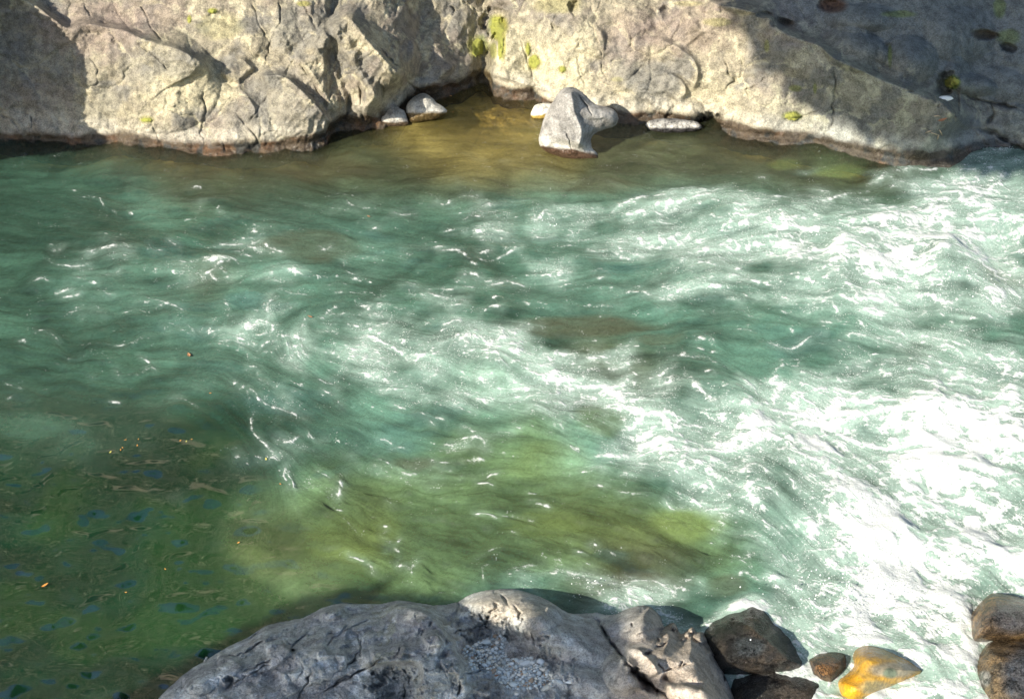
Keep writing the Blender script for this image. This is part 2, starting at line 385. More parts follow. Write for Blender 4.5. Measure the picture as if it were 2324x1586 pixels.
# moss and lichen
moss = np.zeros(BU.shape)
for (cx, cy, rx, ry, k) in [(1212, 140, 16, 18, 1), (1276, 157, 10, 9, .9), (1798, 264, 22, 12, 1), (1806, 200, 16, 8, .6), (2160, 186, 18, 16, 1), (482, 25, 12, 7, .9), (430, 44, 6, 10, .8),
                         (332, 272, 16, 9, .6), (2040, 32, 40, 8, .6), (2290, 85, 30, 18, .55), (2268, 20, 14, 24, .6), (1130, 60, 22, 30, 1), (1085, 105, 26, 26, .75), (1140, 95, 9, 40, .9), (1120, 115, 8, 20, .8),
                         (2020, 130, 5, 26, .7), (1850, 200, 5, 14, .7), (1740, 105, 6, 14, .6), (1198, 112, 8, 20, .6), (1625, 50, 30, 10, .4), (690, 8, 16, 6, .7), (1400, 180, 14, 6, .3), (500, 60, 60, 30, .25),
                         (1560, 8, 40, 6, .3), (1265, 10, 60, 20, .35)]:
    moss = np.maximum(moss, blob(cx, cy, rx, ry, k, .35))
mcol = np.zeros_like(col) + np.array([.27, .26, .06]); mcol = mix3(mcol, [.12, .15, .03], sstep(1500, 2100, BU)); mcol = mix3(mcol, [.15, .20, .05], sstep(40, -10, np.abs(BU - 1100)))
col = col * (1 - moss[..., None]) + mcol * moss[..., None]
# water-worn band: white mineral line, then a dark brown wet foot
dw = waterline(BU) - BV + 7 * m2 * 1.5 + 6 * m1
bandw = 1 + .5 * sstep(300, 0, BU)
white = sstep(66, 40, dw / bandw) * sstep(16, 32, dw) * (.55 + .45 * sstep(-.2, .2, m2)) * (1 - .6 * np.exp(-((BU - 1020) / 90) ** 2))
col = mix3(col, [.46, .43, .36], .72 * white)
wet = sstep(30, 15, dw + 8 * m3 + 6 * m2); 
brown = np.zeros_like(col) + np.array([.085, .065, .045]); brown = mix3(brown, [.12, .070, .040], sstep(.0, .3, m2)); brown = mix3(brown, [.05, .05, .045], sstep(.05, .3, m3))
col = col * (1 - wet[..., None]) + brown * wet[..., None]
# wet gully and shaded stream bed at far right
gw = blob(1095, 150, 26, 60, 1, .2); wet = np.maximum(wet, .9 * gw); col = mix3(col, [.15, .12, .05], .35 * gw)
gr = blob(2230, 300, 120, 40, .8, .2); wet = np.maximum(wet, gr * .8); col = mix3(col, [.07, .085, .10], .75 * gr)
rr = blob(1890, 12, 34, 18, 1, .1); col = mix3(col, [.085, .050, .036], rr); rr = blob(2235, 78, 30, 12, 1, .1); col = mix3(col, [.09, .07, .05], rr)
shade_tint = sstep(1650, 1950, BU)[..., None]; col = np.clip(col * (np.array([.93, .91, .87]) * (1 - shade_tint) + np.array([.84, .92, .95]) * shade_tint), .015, .8)  # right end also tinted blue-grey, shade put into the rock colour
# outcrops of the bank, each a thing of its own
POLY = {
 'left': [(-2500, -600), (835, -600), (835, -20), (800, 5), (850, 90), (885, 150), (930, 215), (930, 500), (-2500, 500)],
 'middle': [(835, -600), (1080, -600), (1075, -30), (1092, 0), (1136, 40), (1112, 100), (1098, 150), (1094, 205), (1094, 500), (930, 500), (930, 215), (885, 150), (850, 90), (800, 5), (835, -20)],
 'back': [(1600, -600), (5000, -600), (5000, 500), (2170, 500), (2190, 360), (2170, 300)] + [(p[0] + 2, p[1] - 3) for p in reversed(tp('03', [(250, 15), (400, 50), (560, 90), (640, 130), (700, 200), (830, 260), (960, 300), (1050, 380), (1150, 430), (1290, 490), (1400, 540), (1540, 590), (1640, 622), (1760, 670), (1830, 760)]))],
}
fc = grid_faces(*BU.shape)
cu = BU.ravel()[fc].mean(1); cv = BV.ravel()[fc].mean(1)
lab = np.full(len(fc), 2)
lab[poly_sd(cu, cv, POLY['left']) > 0] = 0; lab[(poly_sd(cu, cv, POLY['middle']) > 0)] = 1; lab[poly_sd(cu, cv, POLY['back']) > 0] = 3
names = [('rock_outcrop', 'pale lumpy outcrop at the left of the far bank, its left end in round shadow', 'rock'),
         ('rock_outcrop', 'rock face set back in the far cove, half in shadow, left of the mossy gully', 'rock'),
         ('rock_outcrop', 'long sunlit rock outcrop sloping down into the river right of the mossy gully', 'rock'),
         ('rock_outcrop', 'shaded blue-grey rock outcrop with potholes behind the sunlit slope at upper right', 'rock')]
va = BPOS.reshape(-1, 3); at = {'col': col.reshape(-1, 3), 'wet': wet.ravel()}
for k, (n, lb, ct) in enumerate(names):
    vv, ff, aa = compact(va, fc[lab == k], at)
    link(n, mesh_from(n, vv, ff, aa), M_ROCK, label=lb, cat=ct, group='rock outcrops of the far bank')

M_MOSS, nt, N, K = newmat('moss'); v = coords(nt); p = N.new('ShaderNodeBsdfPrincipled'); p.inputs['Roughness'].default_value = .95
K.new(mixc(nt, noise(nt, 40, 3, .6, v), (.10, .12, .02), (.34, .33, .07)), p.inputs['Base Color']); o = N.new('ShaderNodeOutputMaterial'); K.new(p.outputs[0], o.inputs[0])
import bmesh
b0 = bmesh.new(); bmesh.ops.create_icosphere(b0, subdivisions=1, radius=1); iv = np.array([v_.co[:] for v_ in b0.verts]); ifc = np.array([[v_.index for v_ in f_.verts] for f_ in b0.faces]); b0.free()
OUTC = [o_ for o_ in COL.objects if o_.name.startswith('rock_outcrop')]
gux, gvx = BU[0], BV[:, 0]
for (cx, cy, rx, ry, which, n_) in [(1212, 140, 13, 15, 2, 120), (1276, 157, 8, 7, 2, 50), (1798, 264, 19, 10, 2, 110), (2160, 186, 16, 14, 3, 110), (482, 25, 10, 6, 0, 50), (430, 44, 5, 8, 0, 30), (332, 272, 13, 6, 0, 50), (1128, 62, 16, 26, 1, 150), (1136, 100, 7, 34, 2, 120), (1084, 108, 16, 20, 1, 90), (1198, 112, 5, 16, 2, 40)]:
    j0, j1 = np.searchsorted(gux, [cx - 1.6 * rx, cx + 1.6 * rx]); i0, i1 = np.searchsorted(gvx, [cy - 1.6 * ry, cy + 1.6 * ry]); sl = (slice(i0, i1 + 1), slice(j0, j1 + 1))
    q_ = BPOS[sl]; rr_ = ((BU[sl] - cx) / rx) ** 2 + ((BV[sl] - cy) / ry) ** 2 + .9 * fbm(q_, 9, 3, 441)
    tow = CP - q_; tow /= np.linalg.norm(tow, axis=-1, keepdims=True)
    off = .002 + .030 * np.clip(1 - rr_, 0, 1) ** .5 * (.6 + 1.1 * np.clip(fbm(q_, 38, 2, 447) + .35, 0, 1))
    f_ = grid_faces(*rr_.shape); f_ = f_[rr_.ravel()[f_].max(1) < 1.0]
    if len(f_) < 4: continue
    # keep the largest connected piece
    lab_ = np.arange(rr_.size)
    for _ in range(200):
        m_ = lab_[f_].min(1); nl = lab_.copy(); np.minimum.at(nl, f_.ravel(), np.repeat(m_, 4))
        if (nl == lab_).all(): break
        lab_ = nl
    fl = lab_[f_[:, 0]]; ids, cn = np.unique(fl, return_counts=True); f_ = f_[fl == ids[cn.argmax()]]
    vv, ff, _ = compact((q_ + tow * off[..., None]).reshape(-1, 3), f_, {})
    link('moss_patch', mesh_from('moss_patch', vv, ff), M_MOSS, parent=OUTC[which])

# ================================================================== OUTLINED ROCKS standing in or at the water
def outlined(name, outline, zfun, step, mat, label, cat='rock', group=None, closed=True, n=5, margin=26, drop=.9, cfun=None, edge=5.0, rough=2.5):
    ol = smooth_line(outline, n, True) if closed else outline
    x = [p[0] for p in ol]; y = [p[1] for p in ol]
    u, v = np.meshgrid(np.arange(min(x) - margin, max(x) + margin, step), np.arange(min(y) - margin, max(y) + margin, step))
    q = np.stack([u, v, 0 * u], -1); ju = rough * fbm(q, .035, 4, 31); jv = rough * fbm(q, .035, 4, 37)
    sd = poly_sd(u + ju, v + jv, ol)
    z, info = zfun(u, v, sd)
    out = sstep(0, -edge, sd); z = z * (1 - out) + (-drop) * out
    pos = at_z(u, v, z)
    c, w = cfun(u, v, pos, sd, z, info)
    R_, C_ = u.shape; f = grid_faces(R_, C_)
    keep = sd.ravel()[f].max(1) > -margin * .8
    vv, ff, aa = compact(pos.reshape(-1, 3), f[keep], {'col': c.reshape(-1, 3), 'wet': w.ravel()})
    return link(name, mesh_from(name, vv, ff, aa), mat, label=label, cat=cat, group=group)

LEDGE = [(200, 1900), (240, 1720), (330, 1620), (362, 1583), (400, 1545), (435, 1518), (470, 1497), (515, 1470), (560, 1449), (600, 1422), (650, 1409), (690, 1402), (730, 1382), (770, 1370), (805, 1372), (860, 1371), (905, 1364), (940, 1368), (985, 1374), (1040, 1367),
         (1062, 1352), (1090, 1343), (1120, 1340), (1150, 1337), (1185, 1342), (1215, 1352), (1240, 1362), (1262, 1376), (1288, 1392), (1320, 1394), (1352, 1390), (1375, 1397), (1400, 1394), (1430, 1380), (1462, 1374), (1482, 1384), (1500, 1402), (1506, 1425),
         (1523, 1414), (1532, 1416), (1544, 1440), (1560, 1432), (1572, 1424), (1582, 1437), (1596, 1436), (1606, 1458), (1625, 1478), (1640, 1522), (1652, 1550), (1668, 1585), (1700, 1660), (1760, 1900)]
def ledge_z(u, v, sd):
    z0 = .31 - .0001 * (v - 1340)
    z0 = z0 - .30 * np.exp(-np.clip(sd, 0, None) / 42)
    R = Relief(u, v); r, l, c = R.ridge, R.lobe, R.crack
    # sunlit hump
    l('22', (1240, 985), 340, 150, .22, 8, .8); l('22', (1100, 960), 150, 90, .06); l('22', (1330, 980), 130, 110, .05)
    for q_ in ([(1165, 880), (1200, 930), (1240, 985)], [(1120, 1000), (1060, 1080), (1030, 1030), (900, 975)], [(1250, 960), (1300, 1010), (1280, 1060)], [(1080, 1010), (1180, 960)]):
        c('22', q_, 2.6, .05)
    r('22', [(1480, 930), (1470, 1000), (1300, 1080), (1200, 1100)], .06, 10, 12)
    l('22', (1540, 980), 90, 60, .05)
    # left hump
    r('22', [(300, 960), (480, 970), (640, 1000), (710, 1050), (790, 1150), (870, 1300), (925, 1470), (930, 1700)], .26, 120, 12, .35)
    l('22', (560, 1010), 220, 80, .08, 10); l('21', (2050, 1300), 300, 200, .10); l('21', (1700, 1300), 300, 160, .08, -30)
    l('21', (2200, 1010), 150, 50, .10); l('21', (1400, 1450), 200, 100, .08, -30); l('22', (150, 1010), 90, 40, -.08)
    r('22', [(240, 1400), (330, 1345), (460, 1325), (600, 1330), (650, 1370), (640, 1480), (560, 1600)], .16, 8, 60)
    l('22', (480, 1500), 180, 130, -.16); l('22', (720, 1200), 90, 90, .08); r('22', [(640, 1190), (740, 1150), (760, 1240)], .08, 20, 8)
    l('22', (190, 1190), 60, 90, -.06, 20)
    for q_ in ([(-40, 1540), (60, 1490), (150, 1440), (240, 1385), (330, 1340), (420, 1300)], [(0, 1250), (60, 1170), (180, 1100), (300, 1050)], [(520, 1577), (540, 1480)],
               [(820, 1150), (940, 1120), (1060, 1085)], [(900, 1425), (980, 1400), (1100, 1385)], [(1060, 1090), (1090, 1130)], [(1010, 990), (1060, 1080), (1100, 1020)],
               [(880, 1560), (900, 1450)], [(1220, 1190), (1310, 1180)], [(1360, 1130), (1400, 1200)]):
        c('22', q_, 2.0, .07)
    for q_ in ([(1480, 1520), (1560, 1470), (1700, 1390), (1800, 1340)], [(1740, 1200), (1900, 1180), (1960, 1240)], [(2080, 1370), (2040, 1450), (1980, 1577)], [(1500, 1300), (1620, 1280), (1760, 1180)]):
        c('21', q_, 2.0, .06)
    l('21', (1520, 1450), 40, 28, -.14); l('21', (1945, 1255), 18, 12, -.12)
    for q_ in ([(700, 760), (860, 690), (980, 630)], [(1380, 900), (1480, 800), (1640, 740), (1800, 650)], [(1560, 360), (1480, 440), (1350, 470)], [(1080, 590), (1160, 500), (1240, 430)],
               [(1600, 450), (1640, 560), (1560, 680), (1500, 740)], [(1640, 480), (1630, 640)], [(880, 420), (700, 560)], [(1960, 880), (2000, 800)], [(1140, 640), (1200, 720), (1130, 820)]):
        c('L', q_, 2.2, .055)
    for q_ in ([(880, 560), (1000, 540), (1100, 600)], [(520, 640), (640, 660), (720, 720)], [(1150, 700), (1280, 600), (1380, 560)], [(1280, 640), (1420, 620), (1540, 640)], [(1700, 620), (1850, 560), (2000, 560)],
               [(1000, 780), (1200, 740), (1300, 660)]):
        r('L', q_, .07, 22, 7)
    # slab with the gravel pocket
    l('G', (1050, 1180), 190, 100, -.12, 35); l('G', (860, 900), 70, 60, -.08); r('G', [(1050, 640), (1250, 640), (1400, 720), (1440, 900), (1420, 1020)], .08, 26, 40)
    l('22', (1650, 1180), 260, 160, .14, 20); l('22', (1350, 1180), 130, 90, .05); l('22', (1300, 1160), 60, 18, -.07)
    l('22', (1700, 1450), 260, 110, .10, 15); l('22', (1050, 1500), 160, 60, .07)
    # right blocks
    l('22', (2030, 1060), 200, 130, .14, 10, .8); l('22', (1960, 1420), 110, 150, .16, -30, .8); l('22', (2200, 1250), 260, 200, .10)
    r('Z', [(960, 250), (1060, 350), (1150, 480), (1170, 560)], .10, 40, 6)
    c('Z', [(245, 380), (310, 470), (400, 600), (470, 720), (560, 840), (680, 960), (760, 1080), (860, 1190), (1000, 1300), (1180, 1420), (1300, 1560)], 4.2, .22)
    l('Z', (900, 1230), 46, 16, -.22, 45); c('Z', [(900, 860), (960, 880), (1010, 870)], 4, .14)
    r('Z', [(560, 940), (700, 960), (800, 1080), (870, 1200), (900, 1380)], .10, 40, 9); r('Z', [(640, 820), (820, 820), (920, 890), (1040, 1020), (1120, 1170)], .10, 34, 7)
    r('Z', [(1180, 1340), (1380, 1280), (1600, 1340), (1780, 1420), (1900, 1560)], .14, 40, 9); r('Z', [(1140, 1170), (1300, 1260), (1500, 1270), (1700, 1340)], -.12, 8, 10)
    for q_ in ([(1060, 830), (1180, 740), (1290, 690)], [(1100, 1000), (1180, 1120)], [(1390, 1040), (1440, 980)], [(1580, 680), (1620, 720)], [(1090, 660), (1130, 720)], [(1290, 640), (1320, 700)],
               [(740, 480), (770, 520)], [(1750, 780), (1800, 880), (1900, 980)], [(1130, 1120), (1300, 1080), (1560, 1000)], [(630, 600), (760, 560)], [(1960, 1180), (1980, 1240)], [(1270, 540), (1300, 600)], [(1340, 560), (1360, 600)]):
        c('Z', q_, 2.0, .06)
    for cx, cy, rr_, h in [(1550, 560, 9, .10), (1490, 620, 8, .10), (1640, 640, 13, .10), (1330, 520, 12, .09), (1700, 700, 10, .07), (1430, 660, 9, .06), (1200, 600, 12, .05), (1780, 870, 7, .05)]:
        l('Z', (cx, cy), rr_, rr_ * .9, h, 0, .7)
    p0 = at_z(u, v, .3)
    n1 = fbm(p0, 1.3, 3, 41); n2 = fbm(p0, 4.0, 4, 45); n3 = fbm(p0, 11, 4, 49, .6)
    a = math.radians(28); pr = p0.copy(); pr[..., 0] = p0[..., 0] * math.cos(a) + p0[..., 1] * math.sin(a); pr[..., 1] = -p0[..., 0] * math.sin(a) + p0[..., 1] * math.cos(a)
    pr = pr + .08 * np.stack([n2, n3, 0 * n2], -1)
    rib = fbm(pr, np.array([2.0, 6.5, 1]), 4, 53, .55, True); rib2 = fbm(pr, np.array([5.0, 13, 1]), 3, 57, .55, True)
    f1, f2, cid = worley(pr, np.array([2.2, 3.6, .1]), 3); e = f2 - f1
    lw = sstep(1100, 900, u) * .8 + .35
    sm = 1 - .75 * sstep(0, -30, poly_sd(u, v, smooth_line(tp('G', [(830, 730), (1040, 820), (1060, 1040), (1330, 1040), (1640, 1290), (1560, 1480), (1000, 1400), (600, 1230), (460, 900), (700, 850)]), 2, True)) - 20) * 0
    z = z0 + R.D + .05 * n1 + (.045 * n2 * (1 - .55 * sstep(1350, 1450, u)) + .010 * n3 + .06 * (lw + .2) * fbm(pr, np.array([1.3, 3.0, 1]), 3, 59, .5, True) + .035 * lw * rib + .014 * lw * rib2 + (.05 * ((cid % 7) / 7 - .5) * sstep(0, .10, e) - .030 * np.exp(-e / .035)) * sstep(-.25, .25, n1 + n2) * (.35 + .65 * sstep(1150, 950, u))) + .34 * np.clip((u - 1390) / 260, 0, 1.3) * sstep(0, 70, sd) + .16 * np.exp(-((u - 1250) / 60) ** 2) * sstep(1500, 1420, v)
    return z, dict(n1=n1, n2=n2, n3=n3, rib=rib, e=e, cid=cid)
def ledge_c(u, v, pos, sd, z, i):
    q = pos; m1 = fbm(q, 1.6, 4, 61); m2 = fbm(q, 5, 4, 65); m3 = fbm(q, 14, 3, 69)
    c = np.zeros(u.shape + (3,)) + np.array([.50, .51, .475])
    c = mix3(c, [.60, .63, .625], sstep(0, .3, m2)); c = mix3(c, [.38, .385, .385], sstep(.05, .3, m1 + .4 * m3)); c = mix3(c, [.31, .28, .265], .5 * sstep(.1, .35, -m1 + .3 * m3))
    sun_warm = sstep(1350, 1500, u + .3 * (v - 1450) + 60 * m1); c = mix3(c, [.46, .37, .28], .8 * sun_warm)  # peach of the sunlit right end painted into the rock colour
    hump = sstep(-10, 30, poly_sd(u, v, tp('22', [(900, 940), (1100, 860), (1300, 870), (1500, 960), (1480, 1040), (1300, 1080), (1100, 1110), (1000, 990)]))); c = mix3(c, [.50, .43, .33], .8 * hump)  # hump gets its warm sunlight tone as colour too
    c = mix3(c, [.36, .37, .22], .45 * sstep(.1, .35, m3 * .6 + .5 * np.exp(-((u - 900) / 120) ** 2) * sstep(-.1, .3, m2) - .1) * sstep(1100, 950, u + 150 * m1) * sstep(640, 860, u + 200 * m1))
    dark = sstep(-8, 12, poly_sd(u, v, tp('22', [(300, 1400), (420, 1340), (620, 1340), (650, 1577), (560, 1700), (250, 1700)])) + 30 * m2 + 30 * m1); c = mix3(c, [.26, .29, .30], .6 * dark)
    c = mix3(c, [.42, .40, .37], .35 * sstep(.25, .4, m3 + .2 * i['n3']))
    low = sstep(.06, -.04, z + .05 * m2); c = mix3(c, [.05, .045, .04], .85 * low)
    return c, np.clip(low, 0, 1) * .8
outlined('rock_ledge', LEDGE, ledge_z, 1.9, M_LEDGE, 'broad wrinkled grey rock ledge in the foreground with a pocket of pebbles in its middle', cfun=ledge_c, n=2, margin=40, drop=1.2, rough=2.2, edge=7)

BOULDER_RING = []
def boulder(outline, h, colors, label, seed, wetness=1.0, zoff=0.0, slope=0.0, rough=.03, prof=.5, ridge=None, rad=None, group='wet boulders at the foot of the rapid'):
    BOULDER_RING.append(outline)
    def zf(u, v, sd):
        mx = rad or max(sd.max(), 1); s = np.clip(sd / mx, 0, 1)
        z = zoff + h * (1 - (1 - s) ** 2.2) ** prof - .12 * (1 - s) ** 3
        vc = (v - np.mean([p[1] for p in outline])) / 100; z = z - slope * vc
        p0 = at_z(u, v, .2); n = fbm(p0, 2.2, 4, seed); n2 = fbm(p0, 9, 4, seed + 4)
        z = z + rough * 2.2 * n + rough * .7 * n2
        if ridge:
            R = Relief(u, v)
            for k in ridge: getattr(R, k[0])(*k[1:])
            z = z + R.D
        return z, dict(n=n, n2=n2)
    def cf(u, v, pos, sd, z, i):
        m = fbm(pos, 3.2, 4, seed + 9); m2 = fbm(pos, 12, 4, seed + 13)
        c = np.zeros(u.shape + (3,)) + np.array(colors[0]); c = mix3(c, colors[1], sstep(-.05, .3, m)); c = mix3(c, colors[2], .7 * sstep(.0, .3, m2))
        if len(colors) > 3:
            for (cx, cy, rx, ry, cc, k) in colors[3]:
                rr_ = ((u - cx) / rx) ** 2 + ((v - cy) / ry) ** 2 + .5 * m; c = mix3(c, cc, k * sstep(1.5, .3, rr_))
        return c, np.full(u.shape, wetness) * (.75 + .25 * sstep(-.1, .1, m2))
    return outlined('boulder', outline, zf, 1.5, M_GOLD if 'golden yellow' in label else M_WET, label, cat='boulder', cfun=cf, margin=20, drop=.7, edge=6, rough=3.0, group=group)

boulder([(1592, 1445), (1608, 1415), (1640, 1392), (1662, 1384), (1690, 1367), (1712, 1363), (1740, 1372), (1758, 1392), (1775, 1415), (1800, 1450), (1820, 1480), (1830, 1510), (1800, 1530), (1700, 1540), (1640, 1530), (1612, 1500)],
        .25, [(.020, .019, .016), (.033, .026, .019), (.012, .012, .012), [(1730, 1420, 40, 30, (.05, .037, .024), .7), (1700, 1470, 40, 24, (.04, .052, .058), .6)]],
        'big dark wet boulder with a rounded peak beside the sunlit end of the ledge', 71, rough=.035, ridge=[('ridge', 'P', [(1640, 1395), (1700, 1420), (1760, 1470), (1800, 1500)], .06, 30, 12)])
boulder([(1655, 1540), (1690, 1512), (1740, 1500), (1800, 1505), (1850, 1520), (1880, 1550), (1870, 1620), (1780, 1680), (1690, 1660), (1660, 1600)],
        .15, [(.03, .027, .022), (.05, .04, .03), (.02, .02, .02)], 'low dark boulder half covered by running water below the peaked one', 83, rough=.03)
boulder(tp('R', [(60, 880), (110, 830), (200, 780), (320, 770), (430, 790), (500, 830), (500, 960), (420, 1080), (330, 1160), (200, 1130), (110, 1060), (70, 980)]),
        .16, [(.085, .055, .032), (.13, .08, .04), (.04, .03, .024), [(1868, 1520, 20, 12, (.26, .13, .045), .8)]], 'small brown mottled boulder tucked against the golden one', 91, rough=.02)
boulder(tp('R', [(370, 1120), (400, 1060), (470, 1000), (540, 920), (530, 850), (560, 770), (640, 720), (740, 712), (860, 745), (980, 810), (1120, 865), (1230, 920), (1300, 970), (1275, 1040), (1160, 1100), (1030, 1150), (900, 1200), (780, 1270), (660, 1330), (540, 1340), (420, 1280), (380, 1190)]),
        .22, [(.42, .24, .035), (.50, .27, .03), (.30, .19, .05), [(1930, 1560, 34, 30, (.62, .30, .012), .9), (2030, 1520, 60, 17, (.22, .20, .15), .9), (2020, 1528, 16, 12, (.07, .12, .08), .7), (1950, 1480, 60, 16, (.24, .14, .03), .7), (1985, 1560, 40, 16, (.26, .24, .13), .7)]],
        'smooth golden yellow boulder with water sliding over it', 97, rough=.008, ridge=[('ridge', 'R', [(500, 1000), (600, 940), (760, 870), (1000, 880), (1200, 950)], .05, 30, 30, .2)])
boulder(tp('R', [(1770, 560), (1775, 460), (1800, 380), (1880, 280), (1960, 220), (2030, 190), (2150, 200), (2260, 225), (2420, 250), (2560, 400), (2520, 620), (2300, 690), (2100, 680), (1900, 700), (1800, 680)]),
        .30, [(.13, .085, .045), (.19, .12, .05), (.07, .05, .035), [(2310, 1400, 60, 40, (.04, .045, .055), .8)]], 'upper of the two brown wet boulders standing at the right end of the foaming water', 103, rough=.03)
boulder(tp('R', [(1800, 960), (1830, 860), (1880, 780), (1950, 700), (2100, 650), (2300, 640), (2500, 700), (2600, 900), (2560, 1200), (2400, 1500), (2100, 1480), (1930, 1350), (1850, 1240), (1810, 1120)]),
        .28, [(.11, .08, .045), (.17, .11, .05), (.06, .05, .035), [(2320, 1530, 50, 70, (.035, .045, .06), .85), (2235, 1540, 14, 18, (.22, .24, .24), .5)]], 'lower of the two brown wet boulders, streaked by sliding water', 109, rough=.035)

# solids: closed rocks with front and back (far side of the river)
def solid_rock(outline, foot, thick, relief, cfun, label, step=1.1, lean=.25, mat=M_ROCK, back=.8, seed=0, name='boulder', group=None, wl=None):
    ol = smooth_line(outline, 4, True); x = [p[0] for p in ol]; y = [p[1] for p in ol]
    u, v = np.meshgrid(np.arange(min(x) - 4, max(x) + 4, step), np.arange(min(y) - 4, max(y) + 4, step))
    q = np.stack([u, v, 0 * u], -1); sd = poly_sd(u + 1.5 * fbm(q, .06, 3, seed), v + 1.5 * fbm(q, .06, 3, seed + 2), ol)
    y0 = at_z(np.array([foot[0]]), np.array([foot[1]]), 0.)[0, 1]
    d = ray(u, v); k = 1 / lean; t = (CAMH + y0 * k) / (d[..., 1] * k - d[..., 2])
    mx = max(sd.max(), 1); s = np.clip(sd / mx, 0, 1); prof = np.sqrt(np.clip(1 - (1 - s) ** 2, 0, 1))
    p0 = CP + d * t[..., None]
    R = Relief(u, v); [getattr(R, r_[0])(*r_[1:]) for r_ in relief]
    fine = .05 * fbm(p0, 3.5, 4, seed + 5) + .016 * fbm(p0, 12, 3, seed + 9)
    Df = thick * prof + (R.D + fine) * np.clip(s * 5, 0, 1)
    F_ = CP + d * (t - Df)[..., None]; B_ = CP + d * (t + back * thick * prof)[..., None]
    c, w = cfun(u, v, F_, sd)
    f = grid_faces(*u.shape); keep = sd.ravel()[f].min(1) > -.2; f = f[keep]; n = u.size
    allv = np.concatenate([F_.reshape(-1, 3), B_.reshape(-1, 3)]); 
    ff = np.concatenate([f, f[:, ::-1] + n])
    # rim
    e = np.concatenate([f[:, [0, 1]], f[:, [1, 2]], f[:, [2, 3]], f[:, [3, 0]]]); key = {}
    for a, b in e:
        kk = (min(a, b), max(a, b)); key.setdefault(kk, []).append((a, b))
    rim = np.array([x_[0] for x_ in key.values() if len(x_) == 1])
    ff = np.concatenate([ff, np.stack([rim[:, 1], rim[:, 0], rim[:, 0] + n, rim[:, 1] + n], -1)])
    at2 = {'col': np.concatenate([c.reshape(-1, 3)] * 2), 'wet': np.concatenate([w.ravel()] * 2)}
    vv, ff, aa = compact(allv, ff, at2)
    return link(name, mesh_from(name, vv, ff, aa), mat, label=label, cat='boulder', group=group)
def foot_col(dry, wetc, wline, band=16, seed=0):
    def cf(u, v, p, sd):
        m = fbm(p, 4, 4, seed); c = np.zeros(u.shape + (3,)) + np.array(dry); c = mix3(c, np.array(dry) * .68, sstep(0, .3, m))
        dv = wline(u) - v + 8 * m
        c = mix3(c, [.60, .57, .50], .65 * sstep(band * 3.2, band * 1.4, dv)); w = sstep(band, band * .4, dv); c = mix3(c, wetc, w)
        return c, w
    return cf
solid_rock([(1222, 318), (1226, 296), (1236, 262), (1248, 240), (1262, 218), (1270, 206), (1284, 198), (1306, 199), (1332, 218), (1352, 236), (1378, 242), (1396, 250), (1404, 268), (1396, 286), (1372, 294), (1352, 302), (1342, 316), (1344, 334), (1354, 346), (1358, 362), (1300, 366), (1250, 350), (1228, 336)],
           (1285, 345), .30, [('ridge', 'P', [(1292, 196), (1300, 232), (1306, 262), (1320, 300), (1310, 340)], .20, 45, 16), ('lobe', 'P', (1350, 256), 36, 16, .08), ('crack', 'P', [(1284, 300), (1300, 350)], 2, .06), ('crack', 'P', [(1300, 205), (1330, 240), (1345, 262)], 2.5, .08)],
           foot_col((.31, .295, .27), (.10, .06, .04), lambda u: 340 + .14 * (u - 1230), 12, 121), 'pointed grey rock standing in the shallows before the long sunlit outcrop', seed=121, lean=.5, back=.5)
solid_rock([(1204, 262), (1210, 242), (1224, 235), (1252, 234), (1262, 246), (1256, 266), (1240, 276), (1212, 274)], (1228, 262), .12, [], foot_col((.62, .59, .50), (.38, .26, .06), lambda u: 264 + 0 * u, 6, 131), 'small white block touching the left side of the pointed rock', seed=131, lean=.7)
solid_rock(tp('C', [(660, 1440), (640, 1380), (690, 1260), (740, 1200), (810, 1210), (880, 1260), (930, 1290), (960, 1380), (980, 1450), (860, 1480), (740, 1480)]), (875, 280), .16, [], foot_col((.36, .33, .28), (.10, .07, .045), lambda u: 282 + 0 * u, 9, 137), 'small knobbly rock at the water edge, left of the half wet dome', seed=137, lean=.7)
solid_rock(tp('C', [(940, 1230), (990, 1160), (1070, 1100), (1160, 1080), (1230, 1120), (1300, 1190), (1380, 1240), (1420, 1290), (1380, 1350), (1250, 1400), (1120, 1420), (1000, 1430), (950, 1340)]), (960, 272), .24, [], foot_col((.42, .40, .34), (.13, .09, .04), lambda u: 266 + 0 * u, 15, 139), 'rounded dome of rock in the cove mouth, dry white on top and brown below', seed=139, lean=.9)
solid_rock([(1464, 284), (1478, 272), (1510, 268), (1550, 270), (1582, 276), (1592, 288), (1580, 298), (1530, 302), (1484, 300)], (1530, 294), .14, [], foot_col((.07, .07, .075), (.05, .045, .045), lambda u: 300 + 0 * u, 12, 149), 'low dark wet rock barely above water at the foot of the long sunlit outcrop', seed=149, lean=1.0, mat=M_WET)

